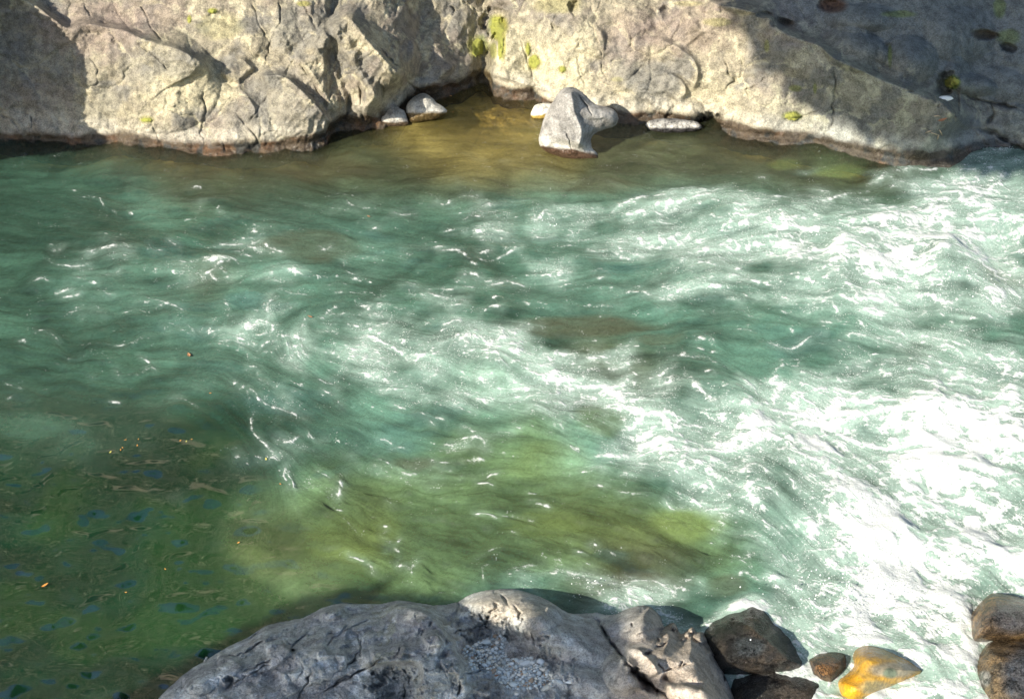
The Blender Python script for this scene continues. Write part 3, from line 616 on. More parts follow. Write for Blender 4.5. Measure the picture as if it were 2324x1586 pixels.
# ================================================================== RIVER
us = np.concatenate([np.array([-9000, -6500, -4800, -3600, -2800, -2300, -1950, -1750, -1600, -1520, -1460, -1430]), np.arange(-1400, -130, 7), np.arange(-130, 2450, 2.2), np.arange(2454, 3800, 7), np.array([3830, 3880, 3950, 4050, 4200, 4500, 5000, 6000, 7500, 9500])])
vs = np.concatenate([np.array([-120, -60, -10, 40, 80, 120, 150]), np.arange(172, 1640, 2.2), np.arange(1645, 2250, 8), np.array([2260, 2280, 2310, 2350, 2400, 2450, 2520, 2600])])
U, V = np.meshgrid(us, vs); RR, CC = U.shape
WP = at_z(U, V, 0.0)
CORE = (slice(7, RR - 8), slice(12, CC - 10))
gu, gv = U[CORE], V[CORE]; gp = WP[CORE]
def lattice(rows, ys, x0, dx, conv):
    g = np.array([[conv(ch) for ch in r_] for r_ in rows], float)
    def f(u, v):
        x = np.clip((u - x0) / dx, 0, g.shape[1] - 1.001); y = np.clip(np.interp(v, ys, np.arange(len(ys))), 0, len(ys) - 1.001)
        i = x.astype(int); j = y.astype(int); fx = x - i; fy = y - j; fx = fx * fx * (3 - 2 * fx); fy = fy * fy * (3 - 2 * fy)
        if g.ndim == 3: fx = fx[..., None]; fy = fy[..., None]
        return (g[j, i] * (1 - fx) + g[j, i + 1] * fx) * (1 - fy) + (g[j + 1, i] * (1 - fx) + g[j + 1, i + 1] * fx) * fy
    return f
YS = [350, 420, 500, 580, 660, 740, 810, 880, 960, 1040, 1120, 1200, 1280, 1360, 1440, 1520]
AER = ["000000000000000000000133",
       "000000000000000000123577",
       "000011111223344556678876",
       "011111111122335566778873",
       "001112111111112233445566",
       "000112245445200001123344",
       "000001245555664200122344",
       "000001223455567755666667",
       "000000111222333788788999",
       "000001111111112788788999",
       "000000011110000036789999",
       "000000000000000003689999",
       "000000000000121002579999",
       "000000000001355532678999",
       "000000000000256545789998",
       "000000000000000454467887"]
COLS = ["770000000111100000004077",
        "777700000000000000000222",
        "777277777722222222222222",
        "777777222277222222222227",
        "772220227777222222222227",
        "777722222227700722222222",
        "777772222233770072222202",
        "777777222233327722222222",
        "777756722222432222222222",
        "566667772244433222222222",
        "666666744444444422222222",
        "655555448444488884222222",
        "665555888444440004222222",
        "666555445442200022222222",
        "666655544442222772222222",
        "666666654444222777222222"]
# 0 olive brown, 1 amber, 2 teal, 3 light teal, 4 olive green, 5 deep green, 6 darkest green, 7 dark teal, 8 yellow green
PAL = [(.054, .063, .032), (.16, .13, .04), (.072, .148, .106), (.14, .25, .17), (.085, .140, .062), (.006, .036, .015), (.003, .020, .010), (.032, .072, .048), (.105, .145, .050)]
wp1 = fbm(gp, .35, 3, 201); wp2 = fbm(gp, .35, 3, 207); wp3 = fbm(gp, 1.1, 3, 211)
aer_f = lattice(AER, YS, 48, 97, lambda ch: int(ch) / 9); col_f = lattice(COLS, YS, 48, 97, lambda ch: PAL[int(ch)])
wu = gu + 90 * wp1 + 35 * wp3; wv = gv + 45 * wp2 + 16 * wp3
A = aer_f(wu, wv); C0 = blur(col_f(gu + 240 * wp1 + 70 * wp3, gv + 120 * wp2 + 40 * wp3), 12)

# foam strokes (tile, width, strength, points)
STR = [
('11',12,.9,[(600,190),(650,170),(720,150),(800,130),(860,150)]),('11',6,.6,[(330,240),(370,265),(460,275),(560,265),(600,250)]),('11',8,.8,[(1450,125),(1500,135),(1600,130),(1680,150),(1740,165)]),
('11',5,.6,[(1560,180),(1640,200),(1700,215)]),('11',10,.9,[(1520,250),(1450,280),(1400,320),(1360,325)]),('11',6,.6,[(1400,330),(1440,380),(1530,395)]),('11',8,.5,[(1480,500),(1520,560),(1510,620),(1550,600)]),
('11',9,.8,[(1800,500),(1770,560),(1790,610),(1770,650),(1810,680),(1785,740)]),('11',5,.45,[(930,440),(1000,490),(1080,510),(1180,570)]),('11',5,.5,[(1700,380),(1780,370),(1870,390),(1960,375)]),
('11',5,.6,[(1850,430),(1900,450),(1980,455),(2060,470)]),('11',4,.4,[(500,810),(640,795),(790,800),(880,780),(960,750),(1020,740)]),('11',5,.6,[(1480,770),(1560,765),(1640,790)]),('11',4,.5,[(1640,840),(1670,910)]),
('11',7,.6,[(440,880),(470,890),(540,875)]),('11',6,.8,[(930,870),(975,900),(1000,940),(1020,955)]),('11',10,.9,[(770,970),(795,1000)]),('11',12,1,[(1565,1045),(1590,1080),(1640,1080)]),
('11',8,.9,[(1640,1080),(1700,1130),(1730,1170),(1820,1205),(1880,1230),(1950,1260),(2030,1280)]),('11',12,.8,[(1850,1215),(1890,1240)]),('11',6,.7,[(1640,1110),(1660,1170)]),('11',7,.65,[(1690,1250),(1660,1310),(1680,1370),(1720,1420),(1790,1490),(1830,1530)]),
('11',6,.7,[(2030,1350),(2090,1400),(2150,1410)]),('11',6,.7,[(2000,1380),(1950,1420),(1910,1440)]),('11',6,.6,[(2050,1460),(2160,1510)]),('11',5,.7,[(1920,910),(1970,940),(2040,980)]),
('11',7,.8,[(2090,1000),(2160,1020),(2220,1040),(2235,1065)]),('11',4,.5,[(1690,1020),(1760,1060),(1830,1100)]),('11',12,.7,[(2240,510),(2170,550),(2140,620),(2180,640)]),('11',9,.7,[(2310,560),(2200,620)]),
('11',5,.7,[(2080,800),(2160,830),(2240,870),(2320,885)]),('11',8,.6,[(2120,700),(2200,690),(2300,720)]),('11',7,.5,[(1250,380),(1280,350)]),
('12',9,.85,[(760,185),(850,190),(930,215),(990,250)]),('12',9,.8,[(1010,210),(1060,185),(1110,180)]),('12',6,.6,[(1020,220),(1110,240),(1200,200),(1290,165)]),('12',12,.95,[(1740,170),(1830,190),(1900,160),(1990,175),(2110,210)]),
('12',14,.9,[(1800,200),(1920,200),(2030,225),(2120,225)]),('12',8,.9,[(920,345),(970,330),(1030,340)]),('12',7,.9,[(1100,390),(1190,375),(1260,385),(1320,400),(1350,415)]),('12',4,.7,[(510,395),(600,410)]),
('12',4,.6,[(740,420),(820,435),(900,450)]),('12',8,.8,[(690,455),(740,470),(800,490),(900,500),(960,515)]),('12',5,.6,[(60,440),(150,445),(240,455)]),('12',8,.7,[(0,550),(60,530),(110,510)]),
('12',5,.6,[(200,520),(300,535),(400,515)]),('12',5,.6,[(120,250),(150,300),(200,325)]),('12',5,.7,[(300,660),(370,645),(440,630)]),('12',11,.85,[(720,745),(790,700),(850,665),(900,670),(950,700),(1000,740)]),
('12',16,.7,[(760,800),(850,770),(920,790),(990,760)]),('12',6,.95,[(990,750),(1060,790),(1100,850),(1150,900),(1210,950),(1260,1000),(1260,1030)]),('12',7,.9,[(240,740),(320,735),(390,780),(460,810),(520,860),(570,910)]),
('12',10,.7,[(200,770),(250,740)]),('12',10,.95,[(1150,820),(1250,840),(1350,860),(1430,870),(1530,850),(1650,845)]),('12',5,.6,[(1010,735),(1100,735),(1200,705),(1310,695)]),('12',5,.6,[(0,830),(80,860),(180,900),(300,930)]),
('12',4,.8,[(1450,990),(1560,995),(1650,1000),(1720,970),(1760,940),(1860,940),(2000,930)]),('12',5,.6,[(1640,775),(1720,760),(1830,750)]),('12',11,.8,[(1770,1050),(1850,1020),(1920,1050),(2000,1010)]),
('12',14,.9,[(2200,1010),(2260,970),(2324,960)]),('12',22,.8,[(2230,1050),(2324,1020)]),('12',6,.8,[(1020,1010),(1060,1050),(1110,1040)]),('12',6,.6,[(640,940),(700,970),(760,965)]),('12',4,.6,[(380,1110),(450,1060),(510,1030)]),
('12',4,.6,[(890,1185),(990,1190)]),('12',4,.6,[(710,1280),(800,1300)]),('12',9,.8,[(1560,1330),(1600,1390)]),('12',7,.9,[(1600,1440),(1680,1490),(1740,1540)]),('12',12,.8,[(1740,1530),(1850,1520),(1960,1520),(2060,1500)]),
('12',14,.8,[(2060,1500),(2150,1440),(2220,1420)]),('12',10,.6,[(1980,1210),(2060,1260),(2040,1340)]),('12',6,.7,[(1560,280),(1620,310)]),('12',4,.6,[(1950,450),(2060,450),(2150,460),(2250,490),(2324,515)]),('12',4,.5,[(1830,540),(1950,530)]),
('12',12,.5,[(1150,880),(1300,930),(1400,920)]),('12',8,.6,[(250,900),(380,880),(480,900)]),
('13',9,.9,[(110,290),(180,260),(270,240),(350,255)]),('13',10,.9,[(380,290),(450,290),(490,330),(500,360)]),('13',6,.8,[(500,360),(600,390),(660,410)]),('13',6,.7,[(440,250),(560,230),(640,195),(720,140),(800,160)]),
('13',16,.95,[(1080,200),(1160,150),(1260,170),(1330,220)]),('13',8,.9,[(1100,150),(1140,110),(1180,130)]),('13',10,.9,[(1330,150),(1430,190),(1500,230),(1510,260)]),('13',12,.9,[(850,400),(900,380),(960,410)]),
('13',10,.95,[(1030,330),(1100,370),(1170,430),(1210,460),(1210,510),(1290,540),(1360,560)]),('13',16,.95,[(1560,400),(1700,380),(1820,400)]),('13',16,.9,[(1600,440),(1720,470),(1860,520)]),('13',6,.7,[(900,500),(1000,520),(1080,570),(1110,600)]),
('13',6,.7,[(1420,670),(1520,700),(1560,740)]),('13',6,.7,[(1110,720),(1300,740),(1420,760),(1510,800)]),('13',5,.7,[(620,790),(740,820),(850,780),(920,730),(1010,720)]),('13',8,.85,[(1620,710),(1740,730),(1850,790),(1950,870),(2060,910),(2150,960),(2324,985)]),
('13',10,.8,[(1880,780),(1990,830),(2060,900)]),('13',12,.85,[(0,890),(90,885),(190,900),(280,930),(340,970)]),('13',8,.8,[(650,990),(720,930),(780,910)]),('13',8,.7,[(980,1000),(1100,970),(1250,950),(1330,920)]),
('13',7,.7,[(1230,900),(1330,880),(1450,890),(1540,930)]),('13',7,.7,[(1370,940),(1450,980),(1600,980)]),('13',5,.6,[(1740,1050),(1860,1030),(1960,1010)]),('13',14,.9,[(60,1000),(150,1110),(240,1170),(340,1190)]),
('13',14,.9,[(340,1200),(480,1200),(600,1190),(660,1170)]),('13',10,.85,[(950,1130),(1030,1170),(1110,1230)]),('13',10,.8,[(1150,1080),(1250,1140),(1330,1130),(1430,1170)]),('13',18,.95,[(1080,1260),(1240,1250),(1400,1260),(1600,1270),(1740,1290),(1860,1320)]),
('13',20,1,[(820,1290),(900,1280),(980,1310)]),('13',14,.9,[(480,1400),(560,1370),(640,1320),(740,1280)]),('13',34,1,[(1600,1480),(1800,1500),(2000,1540)]),('13',34,1,[(2100,1320),(2250,1300),(2324,1350)]),
('13',34,.95,[(1850,80),(1950,180),(2080,260),(2200,350),(2240,400)]),('13',12,.8,[(2030,410),(2180,430),(2324,420)]),('13',24,.8,[(2220,850),(2280,900)]),('13',10,.8,[(1850,540),(1930,560),(1920,620)]),('13',14,.6,[(1200,60),(1320,100),(1340,180)]),
('02',12,.95,[(1410,1480),(1460,1400),(1520,1470)]),('02',8,.9,[(1430,1450),(1500,1460)]),('02',5,.7,[(1500,1390),(1600,1380),(1720,1390),(1850,1410)]),('02',8,.9,[(1870,1440),(1940,1380),(2000,1350),(2100,1320),(2220,1310),(2310,1300)]),
('02',9,.9,[(2040,1440),(2130,1420),(2180,1400),(2250,1440)]),('02',4,.5,[(30,1290),(120,1300),(210,1310)]),('02',5,.4,[(150,1360),(200,1380)]),
('03',5,.6,[(0,1290),(60,1270),(180,1255),(250,1270),(330,1240),(390,1235)]),('03',7,.8,[(450,1380),(560,1340),(680,1330),(790,1300),(900,1290)]),('03',8,.8,[(780,1300),(900,1300),(1010,1330),(1120,1290),(1230,1260),(1330,1220)]),
('03',9,.8,[(1330,1220),(1420,1150),(1520,1120),(1600,1100)]),('03',9,.8,[(1600,1100),(1700,1110),(1800,1075)]),('03',6,.8,[(2050,1010),(2160,1000),(2260,995)]),('03',6,.7,[(1900,1080),(1960,1060)]),('03',30,.7,[(1800,1200),(2000,1230),(2200,1200)]),
('03',12,.5,[(1800,860),(1900,880),(1990,860)]),
('23',7,.9,[(90,200),(160,250),(250,300),(330,290)]),('23',7,.9,[(240,80),(330,110),(400,170),(450,200),(520,260),(560,360),(640,440),(720,490)]),('23',12,.9,[(500,40),(570,50),(620,130)]),('23',8,.7,[(440,490),(520,490),(580,540)]),
('23',10,.8,[(400,780),(460,740),(520,760),(590,800)]),('23',20,.7,[(480,620),(560,590)]),('23',18,.8,[(620,800),(740,780),(880,810),(1000,840)]),('23',8,.8,[(820,690),(880,610)]),('23',6,.8,[(350,1010),(420,970),(490,900)]),
('23',24,.9,[(720,1050),(850,1150)]),('23',34,1,[(1350,620),(1600,620),(1900,750)]),('23',8,.9,[(560,1370),(640,1420),(700,1470),(760,1500)]),('23',12,.95,[(690,1460),(800,1480),(900,1520),(960,1560)]),('23',9,.7,[(760,1360),(830,1400)]),
('23',30,1.3,[(290,1190),(330,1260),(335,1350)]),('23',5,.6,[(590,1260),(650,1300)]),('23',40,1,[(1350,900),(1500,870),(1600,900)]),('23',40,.9,[(1000,1050),(1200,1020),(1400,1100)]),('23',26,.9,[(1750,1250),(1900,1400),(1950,1500)]),
('23',10,.9,[(1960,1000),(2010,920),(2100,870)]),('23',14,.9,[(870,1260),(1000,1230),(1160,1230),(1300,1190),(1440,1240),(1560,1300),(1680,1350)]),('23',12,.8,[(1150,1560),(1300,1500),(1450,1450),(1600,1390)]),
('23',14,.8,[(1960,1050),(1980,1200),(1960,1400),(2010,1540)]),('23',16,.8,[(1980,1190),(2050,1200)]),
('22',10,.95,[(110,110),(105,170),(85,220),(80,245)]),('22',10,.9,[(75,215),(85,235)]),('22',6,.8,[(370,410),(410,430),(370,470)]),('22',9,.9,[(390,500),(440,540),(470,530),(490,500)]),('22',7,.8,[(400,580),(440,560),(490,590)]),
('22',8,.85,[(490,640),(480,680),(530,690),(560,710),(590,700),(610,680)]),('22',6,.7,[(570,710),(580,750)]),('22',6,.9,[(1370,270),(1440,285),(1490,305)]),('22',4,.8,[(990,340),(1060,350),(1150,385)]),('22',4,.8,[(1160,360),(1280,365),(1380,385)]),
('22',6,.8,[(1235,480),(1270,485)]),('22',5,.8,[(1680,600),(1740,600)]),('22',12,.85,[(1520,740),(1600,750),(1680,770)]),('22',18,.85,[(1760,820),(1850,800),(1930,810),(1960,850)]),('22',14,.7,[(1780,880),(1850,890)]),
('22',5,.6,[(2000,850),(2060,860),(2120,880)]),('22',5,.5,[(1000,660),(1100,610),(1190,600)]),('22',6,.5,[(1040,790),(1050,700),(1120,690)]),('22',9,.5,[(1180,740),(1300,700),(1450,680)]),('22',7,.4,[(1300,800),(1420,850),(1440,930)]),
('22',5,.7,[(2170,950),(2230,960)]),('22',6,.5,[(740,900),(780,870),(860,860)]),
]
GUIDE = [[(2324,430),(2000,440),(1700,460),(1300,500),(900,520),(400,470),(0,460)],[(2324,560),(1950,600),(1500,560),(1100,560),(700,560),(200,580)],[(2324,760),(2000,650),(1700,620),(1300,650),(900,640),(500,660),(100,700)],
 [(2324,900),(2050,800),(1700,740),(1300,740),(1000,750),(760,700),(700,760),(900,860)],[(2324,1300),(2100,1150),(1800,1000),(1600,900),(1300,840),(1000,750),(750,740)],[(2300,1500),(2000,1250),(1700,1050),(1500,1000),(1250,950),(900,850)],
 [(1750,1200),(1500,1020),(1200,1000),(900,980),(700,900),(530,870)],[(1700,1300),(1400,1200),(1000,1150),(800,1100),(650,1000),(550,880)],[(1650,1380),(1300,1300),(1000,1250),(850,1180)],[(2250,1586),(2100,1350),(1900,1200)],[(1800,1400),(1900,1586)],
 [(0,850),(250,880),(450,900),(560,1000),(600,1150),(500,1300),(200,1400),(0,1500)],[(0,1000),(300,1000),(420,1100),(300,1250),(0,1300)],[(0,380),(500,370),(900,340),(1300,380),(1800,390),(2100,400)],[(900,1330),(700,1300),(500,1400),(300,1500)]]
u1 = gu[0]; v1 = gv[:, 0]
def window(pts, r):
    x = [p[0] for p in pts]; y = [p[1] for p in pts]
    i0, i1 = np.searchsorted(v1, [min(y) - r, max(y) + r]); j0, j1 = np.searchsorted(u1, [min(x) - r, max(x) + r])
    return slice(i0, i1), slice(j0, j1)
S = np.zeros(gu.shape); halo = np.zeros(gu.shape); T1 = np.zeros(gu.shape); T2 = np.zeros(gu.shape)
# low-resolution direction field from guides
cu_, cv_ = np.meshgrid(np.arange(-240, 2570, 20.), np.arange(170, 1740, 20.)); t1 = np.zeros(cu_.shape); t2 = np.zeros(cu_.shape)
for g_ in GUIDE:
    dd, _, _, tx, ty = seg_dist(cu_, cv_, smooth_line([tuple(map(float, p)) for p in g_], 4)); w = 1 / (1 + (dd / 45) ** 3) + 1e-5
    t1 += w * (tx * tx - ty * ty); t2 += w * 2 * tx * ty
xi = (gu + 240) / 20; yi = (gv - 170) / 20; ii = np.clip(xi.astype(int), 0, cu_.shape[1] - 2); jj = np.clip(yi.astype(int), 0, cu_.shape[0] - 2); fx = np.clip(xi - ii, 0, 1); fy = np.clip(yi - jj, 0, 1)
bil = lambda a: (a[jj, ii] * (1 - fx) + a[jj, ii + 1] * fx) * (1 - fy) + (a[jj + 1, ii] * (1 - fx) + a[jj + 1, ii + 1] * fx) * fy
T1 += bil(t1); T2 += bil(t2)
jn1 = 4 * fbm(gp, 2.2, 3, 231); jn2 = 4 * fbm(gp, 2.2, 3, 237); jn3 = 3 * fbm(gp, 9, 2, 241); jn4 = 3 * fbm(gp, 9, 2, 245)
JU = gu + 2.2 * jn1 + 1.3 * jn3; JV = gv + 1.2 * jn2 + .9 * jn4
rs_ = np.random.default_rng(77)
for _ in range(520):      # short broken threads of bubbles that follow the current
    uu = rs_.uniform(20, 2300); vv = rs_.uniform(400, 1380)
    j_ = int(np.clip((vv - 170) / 20, 0, t1.shape[0] - 1)); i_ = int(np.clip((uu + 240) / 20, 0, t1.shape[1] - 1))
    av = aer_f(np.array([uu]), np.array([vv]))[0]
    if poly_sd(np.array([uu]), np.array([vv]), [(-300, 900), (350, 920), (540, 980), (700, 1250), (960, 1400), (-300, 1500)])[0] > 0 or av > .62: continue
    if rs_.random() > .35 + 1.6 * av: continue
    th = .5 * math.atan2(t2[j_, i_], t1[j_, i_]) + rs_.normal() * .28; ln_ = rs_.uniform(6, 34); bend = rs_.normal() * .25
    STR.append(('P', rs_.uniform(5, 7), rs_.uniform(.45, .9), [(uu - math.cos(th - bend) * ln_, vv - math.sin(th - bend) * ln_), (uu, vv), (uu + math.cos(th + bend) * ln_, vv + math.sin(th + bend) * ln_)]))
for t_, w_, k_, pts in STR:
    pts = smooth_line(tp(t_, pts), 3); w_ = max(w_ * KS * 1.15, 2.0); sl = window(pts, w_ * 6 + 24)
    if JU[sl].size == 0: continue
    dd, _, fr, tx, ty = seg_dist(JU[sl], JV[sl], pts); taper = .35 + .65 * np.minimum(sstep(-.02, .2, fr), sstep(1.02, .8, fr))
    S[sl] = np.maximum(S[sl], k_ * taper * np.exp(-(dd / w_) ** 2)); halo[sl] = np.maximum(halo[sl], k_ * np.exp(-(dd / (w_ * 2.6 + 8)) ** 2))
    w2 = .8 * np.exp(-(dd / (w_ + 14)) ** 2); T1[sl] += w2 * (tx * tx - ty * ty); T2[sl] += w2 * 2 * tx * ty
ang = .5 * np.arctan2(T2, T1) + .55 * fbm(gp, .8, 3, 251) + .30 * fbm(gp, 2.6, 2, 255) * (.5 + A)
dx_, dy_ = np.cos(ang).astype(F), np.sin(ang).astype(F)
def lic(img, n, dx_=dx_, dy_=dy_):
    R_, C_ = img.shape; out = img.copy(); wsum = 1.0
    base_r, base_c = np.mgrid[0:R_, 0:C_].astype(F)
    for sgn in (1, -1):
        r_, c_ = base_r.copy(), base_c.copy(); pdx, pdy = dx_.copy() * sgn, dy_.copy() * sgn
        for k in range(n):
            c_ = np.clip(c_ + pdx, 0, C_ - 1); r_ = np.clip(r_ + pdy, 0, R_ - 1)
            ri, ci = (r_ + .5).astype(np.int32), (c_ + .5).astype(np.int32); ri = np.minimum(ri, R_ - 1); ci = np.minimum(ci, C_ - 1)
            out += img[ri, ci]; nx, ny = dx_[ri, ci], dy_[ri, ci]; flip = np.sign(nx * pdx + ny * pdy); flip[flip == 0] = 1; pdx, pdy = nx * flip, ny * flip
        wsum += n
    out /= wsum; return out
norm = lambda a: (a - a.mean()) / (a.std() + 1e-9)
n_a = norm(blur(lic(perlin(gp, 9, 261) + .6 * perlin(gp, 20, 262), 14), .8)); n_b = norm(lic(RNG.normal(size=gu.shape).astype(F), 16)); n_c = norm(blur(lic(perlin(gp, 4.2, 263), 22), 1.5)); n_as = norm(blur(n_a, 1.6))
wq = gp + .10 * np.stack([fbm(gp, 2.5, 3, 265), fbm(gp, 2.5, 3, 267), 0 * wp1], -1)
rid = norm(fbm(wq, 3.2, 4, 271, .55, True)); cloud = norm(fbm(wq, 1.3, 4, 275, .6)); froth = norm(fbm(gp, 14, 3, 281, .6))
wq2 = gp + .16 * np.stack([fbm(gp, 3.0, 3, 285), fbm(gp, 3.0, 3, 287), 0 * wp1], -1) + .05 * np.stack([fbm(gp, 9, 2, 289), fbm(gp, 9, 2, 291), 0 * wp1], -1)
lace = norm(fbm(wq2 * np.array([.75, 1.2, 1]), 5.5, 4, 293, .6, True))
tex = norm(.38 * n_a + .32 * n_b + .42 * n_c + .4 * rid + 1.0 * lace + .34 * froth + .3 * cloud)
A = np.clip(A + .06 * cloud * sstep(.05, .3, A) + .13 * halo, 0, 1.1)
ring = np.zeros(gu.shape)
for ol_, wd, k_ in [(BOULDER_RING[0], 22, .9), (BOULDER_RING[1], 22, .9), (BOULDER_RING[2], 22, .9), (BOULDER_RING[3], 22, .9), (BOULDER_RING[4], 20, .7), (BOULDER_RING[5], 20, .7)]:
    sl = window(ol_, 120); dd = -poly_sd(JU[sl], JV[sl], ol_); ring[sl] = np.maximum(ring[sl], k_ * np.exp(-np.clip(dd, 0, None) / wd))
dd = -poly_sd(JU, JV, smooth_line(LEDGE, 1, True)); ring = np.maximum(ring, (.30 + .45 * sstep(1300, 1500, gu)) * np.exp(-np.clip(dd, 0, None) / 24) * sstep(950, 1200, gu + 60 * wp3))
ring = np.maximum(ring, .42 * np.exp(-np.clip(gv - waterline(gu), 0, None) / 7) * sstep(.2, 1.2, norm(fbm(gp, 2.2, 3, 351))) * sstep(950, 700, gu))
A = np.clip(np.maximum(A, ring), 0, 1.1)
thr = np.interp(A, [0, .1, .25, .4, .55, .7, .85, 1.0, 1.1], [3.4, 2.35, 1.95, 1.75, 1.45, 1.0, .25, -.7, -1.4])
foam = sstep(thr - .9, thr + 1.3, tex) * sstep(.01, .09, A)
foam = np.maximum(foam, np.clip(S * 1.25 * (.55 + .28 * tex + .22 * froth), 0, 1) * (.45 + .55 * sstep(-.9, .5, n_a + .5 * froth)))
aer = np.clip(.95 * sstep(.10, 1.0, A + .05 * n_c + .07 * cloud) + .12 * halo ** 1.5 * sstep(0, .3, A + .1), 0, 1)
# --- surface height: rapids, standing waves, ripples of the pool
turb = blur(np.clip(A, 0, 1), 8)
calm = sstep(-40, 80, poly_sd(gu, gv, [(-300, 860), (350, 880), (540, 960), (640, 1100), (700, 1200), (850, 1330), (960, 1400), (700, 1800), (-300, 1800)]))
edgec = sstep(90, 10, gv - waterline(gu))
Zw = turb * (.050 * norm(fbm(gp, .85, 2, 301)) + .012 * norm(fbm(gp, 2.4, 2, 303)) + .006 * n_c + .0022 * n_as + .002 * blur(froth, 1.2) + .003 * blur(rid, 2)) + .010 * blur(foam, 2.2) * (.4 + turb)
med = (1 - turb) * (1 - calm)
dirn = norm(blur(lic(perlin(gp, 6.5, 311), 12), 1.6)); dirm = norm(blur(lic(perlin(gp, 13, 313), 5), 1.0))
Zw += med * (.0095 * dirn + .0042 * dirm + .012 * norm(fbm(gp, 1.6, 2, 315))) * (1 - .35 * edgec)
pq = gp * np.array([.85, 1.05, 1.0]); 
pw = pq + .06 * np.stack([fbm(gp, 1.4, 2, 321), fbm(gp, 1.4, 2, 323), 0 * wp1], -1)
Zw += calm * (.0100 * norm(perlin(pw, 4.0, 325)) + .0046 * norm(perlin(pw, 7.5, 327)) + .0006 * norm(perlin(pw, 15, 329)) + .006 * norm(perlin(pw, 2.0, 331)))
swell = [('P', [(2100, 560), (2180, 620), (2290, 690)], .09, 60, 50), ('P', [(1950, 470), (2050, 520), (2180, 620)], .14, 50, 30), ('P', [(2324, 520), (2250, 560), (2324, 640)], -.2, 40, 40), ('P', [(1500, 900), (1600, 870), (1700, 930), (1750, 1000)], .14, 30, 50),
         ('P', [(1000, 760), (1080, 790), (1160, 860)], .10, 40, 26), ('P', [(1420, 960), (1450, 1000), (1520, 1010)], -.1, 40, 40), ('P', [(1230, 480), (1245, 500)], .05, 12, 12), ('P', [(1700, 640), (1800, 600), (1950, 620)], .08, 30, 40),
         ('P', [(1850, 1240), (1950, 1240), (2100, 1200)], .14, 40, 60), ('P', [(1760, 1260), (1850, 1300), (1900, 1330)], -.12, 40, 30), ('P', [(1700, 1180), (1750, 1260), (1850, 1330)], .06, 20, 20)]
RW = Relief(gu, gv)
for s_ in swell: RW.ridge(s_[0], s_[1], s_[2], s_[3], s_[4], .2)
Zw += .6 * blur(RW.D, 6)
# clearness: shallow edges of the far bank and the cove let the bed show
dshore = gv - waterline(gu)
shal = sstep(85, 0, dshore + 25 * wp3) * sstep(2120, 2020, gu)
cove = np.exp(-(((gu - 1110) / 150) ** 2 + ((gv - 245) / 72) ** 2) ** 1.5)
near = sstep(0, 40, poly_sd(gu, gv, [(560, 1180), (860, 1120), (1300, 1080), (1650, 1100), (1690, 1250), (1640, 1350), (1200, 1330), (960, 1380), (700, 1380)]) + 40 * wp3) * .12
clear = np.clip(np.maximum(np.maximum(.75 * shal, .95 * cove), near) - aer * 1.1, 0, .95)
clear = np.where(dshore < 0, np.maximum(clear, .8), clear)
# --- colours in the water body
C = C0.copy(); wv_ = .5 + .5 * np.tanh(n_c * .8)
C *= (1 + (.09 * n_c + .08 * n_a + .08 * n_b)[..., None] * (1 - .6 * calm)[..., None])
pn = norm(fbm(gp, .9, 3, 351)); C = mix3(C, [.011, .040, .009], calm * .6 * sstep(.1, 1.4, pn)); C = mix3(C, [.004, .018, .009], calm * .5 * sstep(-.1, -1.4, pn))
bl = sstep(.9, 2.0, norm(fbm(wq * np.array([.6, 1.6, 1]), 1.6, 3, 341))) * (1 - calm) * sstep(.02, .2, A); C = mix3(C, [.035, .11, .115], .22 * bl)
yb = np.zeros(gu.shape)
for (cx, cy, rx, ry, k) in [(1565, 1180, 90, 46, .9), (770, 1225, 80, 50, .4), (870, 1200, 40, 30, .4), (1230, 1190, 90, 30, .5), (1370, 945, 60, 40, .5), (1300, 1090, 80, 40, .35), (1250, 1060, 100, 50, .3), (1900, 385, 60, 14, .6), (1780, 375, 40, 12, .5)]:
    yb = np.maximum(yb, k * sstep(1.5, .3, ((gu - cx) / rx) ** 2 + ((gv - cy) / ry) ** 2 + .5 * wp3 + .12 * n_c))
C = mix3(C, [.16, .22, .06], .6 * yb)
w1, w2, wc = worley(gp + .12 * np.stack([wp3, jn1 * .25, 0 * wp1], -1), np.array([1.0, 1.5, .1]), 6); cellv = blur((wc % 9) / 8.0 * sstep(0, .25, w2 - w1), 1.5)
C *= (1 + (.55 * (cellv - .35) * (1 - .9 * aer) * (1 - .4 * calm))[..., None])
bb = np.zeros(gu.shape)
for (cx, cy, rx, ry, k) in [(1330, 740, 150, 22, .7), (1500, 770, 60, 14, .5), (940, 1050, 50, 16, .6), (1490, 1320, 100, 26, .7), (1640, 1330, 50, 26, .6), (700, 560, 120, 30, .5), (740, 380, 120, 36, .6), (1320, 420, 130, 20, .5), (2280, 620, 50, 40, 1), (2300, 900, 60, 14, .6)]:
    bb = np.maximum(bb, k * sstep(1.6, .2, ((gu - cx) / rx) ** 2 + ((gv - cy) / ry) ** 2 + .6 * wp3 + .2 * n_c))
C = mix3(C, [.075, .062, .03], .7 * bb)
C = np.clip(C, .004, .9)
pale = (np.zeros_like(C) + np.array([.34, .445, .375])) * (1 + (.10 * n_b + .10 * n_a + .10 * n_c)[..., None]); 
C = C * (1 - aer[..., None] * .92) + pale * aer[..., None] * .92
def expand(a, fill=None):
    pr = [(7, 8), (12, 10)] + [(0, 0)] * (a.ndim - 2); return np.pad(a, pr, mode='reflect')
Z = expand(Zw); far = np.ones(U.shape); far[CORE] = 1; Z = Z * 1.0
pos = WP.copy(); pos[..., 2] = Z
riv = mesh_from('river', pos.reshape(-1, 3), grid_faces(RR, CC), {'col': expand(C).reshape(-1, 3), 'foam': expand(foam).ravel(), 'clear': expand(clear).ravel(), 'calm': expand(calm).ravel(), 'aer': expand(aer).ravel()})

